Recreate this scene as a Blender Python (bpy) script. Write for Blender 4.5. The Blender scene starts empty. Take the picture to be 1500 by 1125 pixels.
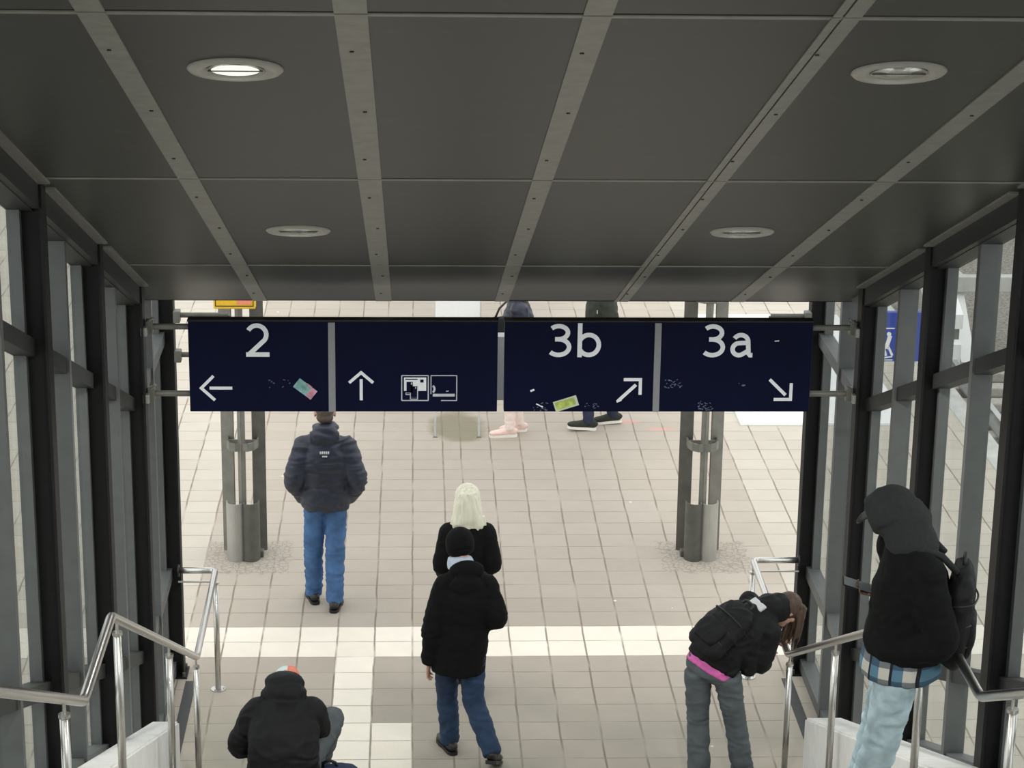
import bpy, bmesh, math, random
from mathutils import Vector, Matrix, noise
random.seed(7)
C = bpy.context.scene.collection
V = Vector
PI = math.pi

# ---------------------------------------------------------------- materials
def _nt(name):
    m = bpy.data.materials.new(name); m.use_nodes = True
    nt = m.node_tree; b = nt.nodes['Principled BSDF']
    return m, nt, b

def mat(name, col, rough=.6, metal=0., var=.12, scale=30., bump=0., bscale=None, spec=.5, sheen=0., stretch=(1, 1, 1)):
    """plain procedural material: base colour modulated by noise, optional bump"""
    m, nt, b = _nt(name)
    N, L = nt.nodes, nt.links
    tc = N.new('ShaderNodeTexCoord'); mp = N.new('ShaderNodeMapping')
    mp.inputs['Scale'].default_value = stretch
    L.new(tc.outputs['Object'], mp.inputs['Vector'])
    n = N.new('ShaderNodeTexNoise'); n.inputs['Scale'].default_value = scale; n.inputs['Detail'].default_value = 5
    L.new(mp.outputs['Vector'], n.inputs['Vector'])
    r = N.new('ShaderNodeValToRGB')
    r.color_ramp.elements[0].position = .3; r.color_ramp.elements[1].position = .7
    r.color_ramp.elements[0].color = tuple(c * (1 - var) for c in col) + (1,)
    r.color_ramp.elements[1].color = tuple(min(1, c * (1 + var)) for c in col) + (1,)
    L.new(n.outputs['Fac'], r.inputs['Fac']); L.new(r.outputs['Color'], b.inputs['Base Color'])
    b.inputs['Roughness'].default_value = rough; b.inputs['Metallic'].default_value = metal
    b.inputs['Specular IOR Level'].default_value = spec
    if sheen:
        b.inputs['Sheen Weight'].default_value = sheen
    if bump:
        n2 = N.new('ShaderNodeTexNoise'); n2.inputs['Scale'].default_value = bscale or scale; n2.inputs['Detail'].default_value = 6
        L.new(mp.outputs['Vector'], n2.inputs['Vector'])
        bp = N.new('ShaderNodeBump'); bp.inputs['Strength'].default_value = bump; bp.inputs['Distance'].default_value = .01
        L.new(n2.outputs['Fac'], bp.inputs['Height']); L.new(bp.outputs['Normal'], b.inputs['Normal'])
    return m

class G:
    """tiny helper to write node maths as expressions"""
    def __init__(s, nt): s.nt = nt
    def m(s, op, a, b=None, c=None):
        n = s.nt.nodes.new('ShaderNodeMath'); n.operation = op
        for i, x in enumerate((a, b, c)):
            if x is None: continue
            if isinstance(x, (int, float)): n.inputs[i].default_value = x
            else: s.nt.links.new(x, n.inputs[i])
        return n.outputs[0]
    def xyz(s, kind='Object'):
        tc = s.nt.nodes.new('ShaderNodeTexCoord'); sp = s.nt.nodes.new('ShaderNodeSeparateXYZ')
        s.nt.links.new(tc.outputs[kind], sp.inputs[0]); return sp.outputs[0], sp.outputs[1], sp.outputs[2], tc.outputs[kind]
    def comb(s, x, y, z=0.):
        n = s.nt.nodes.new('ShaderNodeCombineXYZ')
        for i, q in enumerate((x, y, z)):
            if isinstance(q, (int, float)): n.inputs[i].default_value = q
            else: s.nt.links.new(q, n.inputs[i])
        return n.outputs[0]
    def noise(s, vec, scale, detail=4, rough=.5):
        n = s.nt.nodes.new('ShaderNodeTexNoise'); n.inputs['Scale'].default_value = scale; n.inputs['Detail'].default_value = detail
        n.inputs['Roughness'].default_value = rough
        s.nt.links.new(vec, n.inputs['Vector']); return n.outputs['Fac']
    def white(s, vec):
        n = s.nt.nodes.new('ShaderNodeTexWhiteNoise'); n.noise_dimensions = '3D'; s.nt.links.new(vec, n.inputs['Vector']); return n.outputs['Value']
    def step(s, x, lo, hi):
        n = s.nt.nodes.new('ShaderNodeMapRange'); n.interpolation_type = 'SMOOTHSTEP'
        s.nt.links.new(x, n.inputs[0]); n.inputs[1].default_value = lo; n.inputs[2].default_value = hi
        n.inputs[3].default_value = 0; n.inputs[4].default_value = 1; return n.outputs[0]
    def mix(s, f, a, b):
        n = s.nt.nodes.new('ShaderNodeMix'); n.data_type = 'RGBA'
        for i, x in ((0, f), (6, a), (7, b)):
            if isinstance(x, (int, float)): n.inputs[i].default_value = x
            elif isinstance(x, tuple): n.inputs[i].default_value = x + (1,)
            else: s.nt.links.new(x, n.inputs[i])
        return n.outputs[2]
    def mul(s, col, f):
        n = s.nt.nodes.new('ShaderNodeMix'); n.data_type = 'RGBA'; n.blend_type = 'MULTIPLY'; n.inputs[0].default_value = 1
        s.nt.links.new(col, n.inputs[6]); s.nt.links.new(f, n.inputs[7]); return n.outputs[2]

COLS = [(-2.25, 1.58), (1.745, 1.56)]          # platform columns

def tile_material(name, base, alt, stains_and_shade=True):
    m, nt, b = _nt(name); g = G(nt)
    x, y, z, vec = g.xyz()
    # left of the narrow joint column the grid is shifted
    x2 = g.m('ADD', x, g.m('MULTIPLY', g.m('LESS_THAN', x, -.39), .18))
    wob = g.m('MULTIPLY', g.m('SUBTRACT', g.noise(vec, 2.2, 2), .5), .02)
    u = g.m('DIVIDE', g.m('ADD', x2, wob), .3); v = g.m('DIVIDE', g.m('ADD', y, wob), .3)
    fu = g.m('ABSOLUTE', g.m('SUBTRACT', g.m('FRACT', u), .5)); fv = g.m('ABSOLUTE', g.m('SUBTRACT', g.m('FRACT', v), .5))
    ed = g.m('MAXIMUM', fu, fv)
    joint = g.m('MAXIMUM', g.step(fu, .470, .484), g.m('MULTIPLY', g.step(fv, .476, .490), .85))
    cell = g.comb(g.m('FLOOR', u), g.m('FLOOR', v), .5)
    rnd = g.white(cell)
    big = g.noise(vec, .55, 4, .6); fine = g.noise(vec, 45, 4, .6); mid = g.noise(vec, 6, 5, .6)
    col = g.mix(rnd, base, alt)
    tone = g.m('ADD', .80, g.m('ADD', g.m('MULTIPLY', big, .18), g.m('ADD', g.m('MULTIPLY', mid, .12), g.m('MULTIPLY', fine, .10))))
    col = g.mul(col, g.comb(tone, tone, tone))
    jcol = (.20, .165, .125)
    jstr = g.m('MULTIPLY', joint, g.step(g.noise(vec, 2.1, 3), .28, .60))
    col = g.mix(g.m('MULTIPLY', jstr, .85), col, jcol)
    if stains_and_shade:      # middle path darker than the sides
        p = g.m('ABSOLUTE', g.m('ADD', g.m('ADD', x, .25), g.m('MULTIPLY', g.m('SUBTRACT', g.noise(vec, .9, 3), .5), 1.2)))
        p = g.m('ADD', .86, g.m('MULTIPLY', g.step(p, .7, 2.4), .16))
        col = g.mul(col, g.comb(p, p, p))
    # trodden gum / paper specks
    vo = nt.nodes.new('ShaderNodeTexVoronoi'); vo.inputs['Scale'].default_value = 2.1
    nt.links.new(vec, vo.inputs['Vector'])
    sp = nt.nodes.new('ShaderNodeSeparateColor'); nt.links.new(vo.outputs['Color'], sp.inputs[0])
    spot = g.m('MULTIPLY', g.m('LESS_THAN', vo.outputs['Distance'], .032), g.m('GREATER_THAN', sp.outputs[0], .45))
    col = g.mix(g.m('MULTIPLY', spot, .8), col, (.86, .83, .78))
    vo2 = nt.nodes.new('ShaderNodeTexVoronoi'); vo2.inputs['Scale'].default_value = 1.7
    nt.links.new(vec, vo2.inputs['Vector'])
    sp2 = nt.nodes.new('ShaderNodeSeparateColor'); nt.links.new(vo2.outputs['Color'], sp2.inputs[0])
    spot2 = g.m('MULTIPLY', g.m('LESS_THAN', vo2.outputs['Distance'], .03), g.m('GREATER_THAN', sp2.outputs[1], .6))
    col = g.mix(g.m('MULTIPLY', spot2, .45), col, (.16, .15, .13))
    if stains_and_shade:
        # broken small cobbles around the two columns
        for cx, cy in COLS:
            dx = g.m('SUBTRACT', x, cx + .04); dy = g.m('SUBTRACT', y, cy - .02)
            d = g.m('MAXIMUM', g.m('ABSOLUTE', dx), g.m('ABSOLUTE', dy))
            d = g.m('ADD', d, g.m('MULTIPLY', g.m('SUBTRACT', g.noise(vec, 9, 3), .5), .18))
            k = g.m('SUBTRACT', 1, g.step(d, .36, .40))
            vc = nt.nodes.new('ShaderNodeTexVoronoi'); vc.feature = 'DISTANCE_TO_EDGE'; vc.inputs['Scale'].default_value = 19
            nt.links.new(vec, vc.inputs['Vector'])
            cob = g.mix(g.step(vc.outputs['Distance'], .02, .12), (.29, .255, .21), (.43, .39, .33))
            col = g.mix(g.m('MULTIPLY', k, .8), col, cob)
        # damp greenish patch under the glass notice stand
        dx = g.m('DIVIDE', g.m('SUBTRACT', x, -.32), .30); dy = g.m('DIVIDE', g.m('SUBTRACT', y, 5.25), .52)
        d = g.m('ADD', g.m('ADD', g.m('MULTIPLY', dx, dx), g.m('MULTIPLY', dy, dy)), g.m('MULTIPLY', g.m('SUBTRACT', g.noise(vec, 4, 4), .5), 1.2))
        col = g.mix(g.m('MULTIPLY', g.m('SUBTRACT', 1, g.step(d, .5, 1.3)), .72), col, (.17, .16, .085))
        # red paint scuffs
        for cx, cy, rx, ry in ((1.45, 5.42, .16, .06), (1.78, 5.17, .17, .05)):
            dx = g.m('DIVIDE', g.m('SUBTRACT', x, cx), rx); dy = g.m('DIVIDE', g.m('SUBTRACT', y, cy), ry)
            d = g.m('ADD', g.m('ADD', g.m('MULTIPLY', dx, dx), g.m('MULTIPLY', dy, dy)), g.m('MULTIPLY', g.m('SUBTRACT', g.noise(vec, 12, 3), .5), .9))
            col = g.mix(g.m('MULTIPLY', g.m('SUBTRACT', 1, g.step(d, .5, 1.1)), .42), col, (.80, .30, .26))
        # greenish darkening painted in for the shade under the ceiling, towards the stair foot
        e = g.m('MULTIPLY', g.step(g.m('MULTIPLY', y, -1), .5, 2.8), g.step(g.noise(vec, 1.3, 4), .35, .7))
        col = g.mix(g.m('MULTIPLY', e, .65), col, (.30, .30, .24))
    nt.links.new(col, b.inputs['Base Color'])
    b.inputs['Roughness'].default_value = .75; b.inputs['Specular IOR Level'].default_value = .3
    bp = nt.nodes.new('ShaderNodeBump'); bp.inputs['Strength'].default_value = .5; bp.inputs['Distance'].default_value = .006
    nt.links.new(g.m('SUBTRACT', g.m('MULTIPLY', fine, .3), joint), bp.inputs['Height']); nt.links.new(bp.outputs['Normal'], b.inputs['Normal'])
    return m

def ceiling_material():
    m, nt, b = _nt('perforated_dark_metal'); g = G(nt)
    x, y, z, vec = g.xyz()
    s = g.m('SINE', g.m('MULTIPLY', x, 2 * PI / .016))
    s2 = g.m('SINE', g.m('MULTIPLY', y, 2 * PI / .016))
    holes = g.step(g.m('MULTIPLY', g.m('ADD', s, 1), g.m('ADD', s2, 1)), 1.6, 2.6)
    n = g.noise(vec, 1.1, 4); n2 = g.noise(vec, 9, 4)
    base = g.mix(n, (.032, .032, .0275), (.045, .044, .038))
    base = g.mix(g.m('MULTIPLY', holes, .6), base, (.03, .03, .028))
    base = g.mix(g.m('MULTIPLY', g.step(n2, .55, .8), .25), base, (.10, .098, .09))
    nt.links.new(base, b.inputs['Base Color'])
    b.inputs['Roughness'].default_value = .42; b.inputs['Metallic'].default_value = .25
    b.inputs['Specular IOR Level'].default_value = .45
    return m

def glass_material():
    m, nt, b = _nt('window_glass'); N, L = nt.nodes, nt.links
    N.remove(b); out = N['Material Output']
    tr = N.new('ShaderNodeBsdfTransparent'); tr.inputs['Color'].default_value = (.965, .985, .975, 1)
    gl = N.new('ShaderNodeBsdfGlossy'); gl.inputs['Roughness'].default_value = .03
    fr = N.new('ShaderNodeFresnel'); ge = N.new('ShaderNodeNewGeometry'); mi = N.new('ShaderNodeMapRange')
    mi.inputs[3].default_value = 1.22; mi.inputs[4].default_value = 1 / 1.22      # same reflectance from both faces of the pane
    L.new(ge.outputs['Backfacing'], mi.inputs[0]); L.new(mi.outputs[0], fr.inputs['IOR'])
    mx = N.new('ShaderNodeMixShader')
    L.new(fr.outputs[0], mx.inputs[0]); L.new(tr.outputs[0], mx.inputs[1]); L.new(gl.outputs[0], mx.inputs[2])
    df = N.new('ShaderNodeBsdfDiffuse'); df.inputs['Color'].default_value = (.75, .76, .74, 1)
    g = G(nt); x, y, z, vec = g.xyz()
    dirt = g.m('MULTIPLY', g.step(g.noise(vec, 1.7, 5), .45, .8), .03)
    m2 = N.new('ShaderNodeMixShader'); L.new(dirt, m2.inputs[0]); L.new(mx.outputs[0], m2.inputs[1]); L.new(df.outputs[0], m2.inputs[2])
    L.new(m2.outputs[0], out.inputs['Surface'])
    return m

def steel_material():
    m = mat('brushed_stainless', (.62, .61, .58), rough=.30, metal=1., var=.06, scale=80, bump=.03, bscale=200)
    return m

def plaid_material():
    m, nt, b = _nt('plaid_cotton'); g = G(nt)
    x, y, z, vec = g.xyz()
    h = g.m('ADD', g.m('MULTIPLY', x, .8), g.m('MULTIPLY', y, -.6))
    fh = g.m('FRACT', g.m('DIVIDE', h, .115)); fz = g.m('FRACT', g.m('DIVIDE', z, .10))
    a = g.m('LESS_THAN', fh, .42); c = g.m('LESS_THAN', fz, .45)
    col = g.mix(a, (.58, .57, .52), (.10, .22, .31))
    col = g.mix(g.m('MULTIPLY', c, .72), col, (.02, .05, .09))
    ln = g.m('GREATER_THAN', fh, .88)
    col = g.mix(ln, col, (.01, .012, .02))
    nt.links.new(col, b.inputs['Base Color']); b.inputs['Roughness'].default_value = .9
    return m

M = {}
M['tile'] = tile_material('beige_concrete_tiles', (.445, .398, .330), (.475, .428, .360))
M['tile_lit'] = tile_material('brightened_side_tiles', (.525, .485, .41), (.575, .535, .455), stains_and_shade=False)  # side paving painted paler to carry the stronger daylight there
M['tile_white'] = tile_material('white_guide_tiles', (.80, .75, .64), (.86, .81, .70), stains_and_shade=False)
M['ceiling'] = ceiling_material()
M['strip'] = mat('grey_cover_strip', (.25, .25, .222), rough=.45, metal=.2, var=.12, scale=14)
M['frame_dark'] = mat('dark_frame_paint', (.030, .033, .032), rough=.55, var=.1, spec=.3)
M['post'] = mat('anthracite_paint', (.010, .0105, .0105), rough=.55, var=.15, scale=20, spec=.25)
M['mullion'] = mat('slate_grey_paint', (.104, .112, .111), rough=.5, var=.08, scale=12)
M['trim'] = mat('light_grey_trim', (.30, .30, .27), rough=.4, metal=.3, var=.1, scale=10)
M['glass'] = glass_material()
M['steel'] = steel_material()
M['cheek'] = mat('white_stone', (.86, .86, .83), rough=.6, var=.05, scale=8)
M['step'] = mat('grey_step_stone', (.42, .40, .36), rough=.7, var=.12, scale=18)
M['darkstone'] = mat('dark_wall_panel', (.05, .052, .052), rough=.6)
M['navy_sign'] = mat('navy_sign_enamel', (.0035, .0055, .026), rough=.5, var=.1, scale=3, spec=.10)
M['sign_white'] = mat('sign_white_vinyl', (.90, .92, .97), rough=.5, var=.03)
M['sign_bar'] = mat('sign_bar_grey', (.27, .28, .30), rough=.5, var=.04)
M['picto'] = mat('pictogram_grey', (.60, .62, .70), rough=.5, var=.05)
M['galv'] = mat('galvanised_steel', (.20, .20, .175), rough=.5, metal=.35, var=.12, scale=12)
M['galv_dark'] = mat('dark_steel', (.115, .115, .10), rough=.55, metal=.3, var=.15, scale=12)
M['guard'] = mat('zinc_guard', (.40, .40, .37), rough=.42, metal=.45, var=.15, scale=7, stretch=(1, 1, .3))
M['yellow'] = mat('yellow_enamel', (.80, .50, .03), rough=.4, var=.05)
M['black'] = mat('black_plastic', (.012, .012, .012), rough=.45, var=.1)
M['lamp_ring'] = mat('lamp_ring_enamel', (.40, .39, .355), rough=.4, var=.05)
M['white_panel'] = mat('white_panel', (.90, .91, .90), rough=.5, var=.02)
M['blue_panel'] = mat('blue_panel', (.035, .07, .38), rough=.45, var=.05)
M['ballast'] = mat('track_ballast', (.27, .25, .22), rough=.95, var=.6, scale=22, bump=1., bscale=24)
M['rail'] = mat('worn_rail', (.55, .55, .55), rough=.3, metal=.9, var=.1)
M['sleeper'] = mat('concrete_sleeper', (.42, .40, .36), rough=.9, var=.15)
M['concrete'] = mat('pale_concrete', (.55, .55, .52), rough=.85, var=.12, scale=5)
M['skin'] = mat('skin', (.60, .36, .27), rough=.5, var=.06, scale=25)
M['skin_dark'] = mat('skin_brown', (.16, .085, .055), rough=.5, var=.06, scale=25)
M['eye'] = mat('eye_white', (.8, .8, .78), rough=.2, var=.02)
M['hair_brown'] = mat('brown_hair', (.085, .050, .032), rough=.5, var=.35, scale=60, bump=.5, bscale=120, stretch=(1, 1, .12))
M['hair_grey'] = mat('short_grey_hair', (.10, .08, .06), rough=.7, var=.4, scale=120, bump=.4)
M['hair_blond'] = mat('platinum_hair', (.95, .90, .72), rough=.5, var=.12, scale=55, bump=.5, bscale=100, stretch=(1, 1, .08))
M['navy_jacket'] = mat('navy_nylon', (.017, .023, .042), rough=.5, var=.22, scale=10, bump=.3, bscale=26)
M['black_wool'] = mat('black_cloth', (.0060, .0066, .0066), rough=.9, var=.2, scale=20, bump=.3, bscale=60, spec=.18)
M['black_nylon'] = mat('black_nylon', (.0075, .0085, .0085), rough=.65, var=.2, scale=14, bump=.4, bscale=30, spec=.25)
M['charcoal'] = mat('charcoal_fleece', (.022, .025, .025), rough=.95, var=.15, scale=50, bump=.2, bscale=120)
M['jeans'] = mat('blue_denim', (.058, .140, .310), rough=.85, var=.30, scale=9, bump=.25, bscale=50)
M['jeans_dark'] = mat('dark_denim', (.017, .042, .095), rough=.85, var=.30, scale=9, bump=.25, bscale=50)
M['jeans_light'] = mat('bleached_denim', (.40, .52, .57), rough=.85, var=.34, scale=8, bump=.3, bscale=50)
M['grey_trousers'] = mat('grey_trousers', (.105, .122, .132), rough=.9, var=.2, scale=9, bump=.25, bscale=40)
M['black_trousers'] = mat('black_trousers', (.014, .015, .018), rough=.85, var=.2, scale=12)
M['navy_trousers'] = mat('navy_denim', (.020, .026, .06), rough=.85, var=.3, scale=12)
M['pink_trousers'] = mat('pale_pink_trousers', (.84, .72, .65), rough=.8, var=.06)
M['pink_shoe'] = mat('pink_sneaker', (.82, .62, .55), rough=.7, var=.06)
M['white_sole'] = mat('white_rubber', (.85, .82, .76), rough=.6, var=.04)
M['dark_shoe'] = mat('dark_leather', (.018, .016, .014), rough=.45, var=.2)
M['green_shoe'] = mat('black_green_knit', (.022, .028, .018), rough=.8, var=.4, scale=70)
M['olive'] = mat('dark_olive_cloth', (.026, .032, .022), rough=.8, var=.25, scale=15)
M['pale_blue'] = mat('pale_blue_cotton', (.58, .66, .78), rough=.85, var=.05)
M['pink_shirt'] = mat('bright_pink_cotton', (.78, .16, .50), rough=.85, var=.08)
M['white_cloth'] = mat('white_cloth', (.72, .73, .75), rough=.85, var=.06)
M['cap_white'] = mat('cap_pale_cyan', (.72, .84, .84), rough=.8, var=.04)
M['cap_red'] = mat('cap_coral', (.86, .28, .18), rough=.8, var=.06)
M['plaid'] = plaid_material()
M['bag_blue'] = mat('navy_canvas', (.016, .028, .075), rough=.75, var=.25, scale=12)
M['phone_glass'] = mat('phone_glass', (.10, .115, .12), rough=.3, var=.1, spec=.8)
M['teal'] = mat('sticker_teal', (.22, .42, .42), rough=.6, var=.4, scale=25)
M['sticker_pink'] = mat('sticker_pink', (.62, .30, .40), rough=.6, var=.3, scale=25)
M['lime'] = mat('sticker_lime', (.42, .52, .12), rough=.6, var=.5, scale=18)
M['sticker_edge'] = mat('sticker_pale', (.60, .66, .56), rough=.6, var=.1)
M['scuff'] = mat('scratched_vinyl', (.16, .19, .28), rough=.7, var=.3, scale=40)

def lamp_glow():
    m, nt, b = _nt('lamp_bowl')
    b.inputs['Base Color'].default_value = (.8, .8, .76, 1); b.inputs['Roughness'].default_value = .2; b.inputs['Metallic'].default_value = .6
    return m
M['bowl'] = lamp_glow()
def lamp_on():
    m, nt, b = _nt('lamp_diffuser'); b.inputs['Base Color'].default_value = (.8, .8, .76, 1)
    b.inputs['Emission Color'].default_value = (1, .97, .9, 1); b.inputs['Emission Strength'].default_value = .5
    return m
M['lamp_on'] = lamp_on()
M['fill_bright'] = M['lamp_on'].copy(); M['fill_bright'].node_tree.nodes['Principled BSDF'].inputs['Emission Strength'].default_value = 6
FILL_POWER = 115  # power of the added fill spots

# ---------------------------------------------------------------- object helpers
def empty(name, loc=(0, 0, 0), label=None, cat=None, group=None, kind=None, parent=None):
    o = bpy.data.objects.new(name, None); C.objects.link(o); o.location = loc; o.empty_display_size = .1
    tag(o, label, cat, group, kind)
    if parent: o.parent = parent
    return o
def tag(o, label=None, cat=None, group=None, kind=None):
    if label: o['label'] = label
    if cat: o['category'] = cat
    if group: o['group'] = group
    if kind: o['kind'] = kind
    return o
def obj(name, bm, material, parent=None, smooth=False, label=None):
    me = bpy.data.meshes.new(name)
    bmesh.ops.recalc_face_normals(bm, faces=bm.faces[:])
    bm.to_mesh(me); bm.free()
    me.materials.append(material)
    if smooth:
        for p in me.polygons: p.use_smooth = True
    o = bpy.data.objects.new(name, me); C.objects.link(o)
    if parent: o.parent = parent
    if label: o['label'] = label
    return o
def B(): return bmesh.new()
def box(bm, lo, hi, bev=0.):
    x0, y0, z0 = lo; x1, y1, z1 = hi
    vs = [bm.verts.new(p) for p in ((x0, y0, z0), (x1, y0, z0), (x1, y1, z0), (x0, y1, z0), (x0, y0, z1), (x1, y0, z1), (x1, y1, z1), (x0, y1, z1))]
    fs = [bm.faces.new([vs[i] for i in f]) for f in ((0, 3, 2, 1), (4, 5, 6, 7), (0, 1, 5, 4), (1, 2, 6, 5), (2, 3, 7, 6), (3, 0, 4, 7))]
    if bev:
        es = list({e for f in fs for e in f.edges})
        bmesh.ops.bevel(bm, geom=es, offset=bev, segments=2, affect='EDGES', profile=.5)
    return bm
def prism_x(bm, x0, x1, yz):
    a = [bm.verts.new((x0, y, z)) for y, z in yz]; b = [bm.verts.new((x1, y, z)) for y, z in yz]
    n = len(yz); bm.faces.new(a); bm.faces.new(b[::-1])
    for i in range(n): bm.faces.new((a[i], b[i], b[(i + 1) % n], a[(i + 1) % n]))
    return bm
def prism_y(bm, y0, y1, xz):
    a = [bm.verts.new((x, y0, z)) for x, z in xz]; b = [bm.verts.new((x, y1, z)) for x, z in xz]
    n = len(xz); bm.faces.new(a); bm.faces.new(b[::-1])
    for i in range(n): bm.faces.new((a[i], b[i], b[(i + 1) % n], a[(i + 1) % n]))
    return bm
def obox(bm, c, ax, ay, az, hx, hy, hz):
    """oriented box"""
    ax, ay, az = V(ax).normalized(), V(ay).normalized(), V(az).normalized(); c = V(c)
    vs = [bm.verts.new(c + ax * hx * i + ay * hy * j + az * hz * k) for k in (-1, 1) for i, j in ((-1, -1), (1, -1), (1, 1), (-1, 1))]
    for f in ((0, 3, 2, 1), (4, 5, 6, 7), (0, 1, 5, 4), (1, 2, 6, 5), (2, 3, 7, 6), (3, 0, 4, 7)): bm.faces.new([vs[i] for i in f])
    return bm
def cyl(bm, p0, p1, r, n=16, r1=None):
    return tube(bm, [p0, p1], r, n, r1)
def tube(bm, pts, r, n=14, r1=None):
    pts = [V(p) for p in pts]; rings = []
    m = len(pts)
    ref = None
    for i, p in enumerate(pts):
        if i == 0: t = pts[1] - pts[0]
        elif i == m - 1: t = pts[-1] - pts[-2]
        else: t = (pts[i + 1] - p).normalized() + (p - pts[i - 1]).normalized()
        t.normalize()
        if ref is None: ref = V((0, 0, 1)) if abs(t.z) < .9 else V((1, 0, 0))
        a = (ref - t * ref.dot(t)).normalized(); b = t.cross(a); ref = a
        rr = r if r1 is None else r + (r1 - r) * i / (m - 1)
        rings.append([bm.verts.new(p + (a * math.cos(2 * PI * k / n) + b * math.sin(2 * PI * k / n)) * rr) for k in range(n)])
    for i in range(m - 1):
        for k in range(n): bm.faces.new((rings[i][k], rings[i][(k + 1) % n], rings[i + 1][(k + 1) % n], rings[i + 1][k]))
    bm.faces.new(rings[0][::-1]); bm.faces.new(rings[-1])
    return bm
def round_path(pts, r=.05, n=5):
    """polyline with rounded corners"""
    pts = [V(p) for p in pts]; out = [pts[0]]
    for a, b, c in zip(pts, pts[1:], pts[2:]):
        d1 = (a - b); d2 = (c - b); l = min(r, d1.length * .4, d2.length * .4)
        p, q = b + d1.normalized() * l, b + d2.normalized() * l
        for i in range(n + 1):
            t = i / n; out.append(p * (1 - t) ** 2 + b * 2 * t * (1 - t) + q * t * t)
    out.append(pts[-1]); return out
def lathe(bm, c, prof, n=32, axis=(0, 0, 1)):
    ax = V(axis).normalized(); ref = V((1, 0, 0)) if abs(ax.x) < .9 else V((0, 1, 0))
    a = (ref - ax * ref.dot(ax)).normalized(); b = ax.cross(a); c = V(c)
    rings = [[bm.verts.new(c + ax * h + (a * math.cos(2 * PI * k / n) + b * math.sin(2 * PI * k / n)) * r) for k in range(n)] for r, h in prof]
    for i in range(len(rings) - 1):
        for k in range(n): bm.faces.new((rings[i][k], rings[i][(k + 1) % n], rings[i + 1][(k + 1) % n], rings[i + 1][k]))
    bm.faces.new(rings[0][::-1]); bm.faces.new(rings[-1])
    return bm

# ---------------------------------------------------------------- measures
SL = .392                                       # slope of the ceiling and of the glazing rails
def cz(y): return 3.268 + SL * (-2 - y)         # underside of the ceiling
XL, XR = -2.53, 2.17                            # inner faces of the wall posts
RISE, GO = .1625, .336
Y0S = -3.0                                      # first riser
YLAND = Y0S - 11 * GO                           # landing edge
ZLAND = 12 * RISE
YL2 = -7.72
def stair_z(y):
    if y > Y0S: return 0
    if y > YLAND: return (math.floor((Y0S - y) / GO) + 1) * RISE
    if y > YL2: return ZLAND
    return min(ZLAND + (math.floor((YL2 - y) / GO) + 1) * RISE, ZLAND + 23 * RISE)

# ---------------------------------------------------------------- the setting
def build_floor():
    bm = B()
    me_faces = []
    def quad(x0, x1, y0, y1, mi):
        f = bm.faces.new([bm.verts.new(p) for p in ((x0, y0, 0), (x1, y0, 0), (x1, y1, 0), (x0, y1, 0))]); f.material_index = mi
    R = lambda j: -.3 * j
    xs = (-1.38, -1.08, -.78)
    far, near, lx, rx = 34, -3.3, -7.2, 5.15
    wl, wr = -2.58, 2.4
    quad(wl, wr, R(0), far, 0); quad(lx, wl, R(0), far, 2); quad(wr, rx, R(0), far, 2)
    quad(lx, rx, R(2), R(0), 1)
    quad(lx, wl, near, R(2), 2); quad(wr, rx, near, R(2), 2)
    quad(wl, xs[0], near, R(2), 0); quad(xs[0], xs[1], near, R(2), 1)
    quad(xs[1], xs[2], R(6), R(2), 0); quad(xs[1], xs[2], near, R(6), 1)
    quad(xs[2], wr, near, R(2), 0)
    # slab under the paving
    box(bm, (lx, -3.3, -.9), (rx, 34, -.004))
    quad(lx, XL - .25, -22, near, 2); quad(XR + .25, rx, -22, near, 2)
    o = obj('floor', bm, M['tile']); o.data.materials.append(M['tile_white']); o.data.materials.append(M['tile_lit']); tag(o, kind='structure')
    for f in o.data.polygons: pass
build_floor()

def build_stairs():
    bm = B()
    x0, x1 = XL + .0, XR - .0
    yz = [(Y0S, 0)]
    for k in range(12):
        y = Y0S - k * GO
        yz += [(y, (k + 1) * RISE), (y - GO if k < 11 else YL2, (k + 1) * RISE)]
    for k in range(23):
        y = YL2 - k * GO
        yz += [(y, ZLAND + (k + 1) * RISE), (y - GO if k < 22 else -21, ZLAND + (k + 1) * RISE)]
    yz += [(-21, 0)]
    prism_x(bm, x0, x1, yz)
    tag(obj('stairs', bm, M['step']), kind='structure')
    # white cheek walls along both sides: sloped top, square end
    off = 3.06
    for nm, a, b in (('wall_cheek_left', XL + .01, -2.335), ('wall_cheek_right', 1.875, XR - .04)):
        bm = B()
        ye = -3.15
        prism_x(bm, a, b, [(ye, -.0), (ye, cz(ye) - off), (-14, cz(-14) - off), (-14, 0)])
        bmesh.ops.bevel(bm, geom=[e for e in bm.edges], offset=.012, segments=2, affect='EDGES')
        tag(obj(nm, bm, M['cheek']), kind='structure')
build_stairs()
for i, (a, b) in enumerate(((XL + .02, XL + .10), (XR - .10, XR - .02))):
    bm = B(); box(bm, (a, -3.14, -.002), (b, -1.05, .004)); tag(obj('trim_%d' % (5 + i), bm, M['darkstone']), kind='structure')

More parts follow.
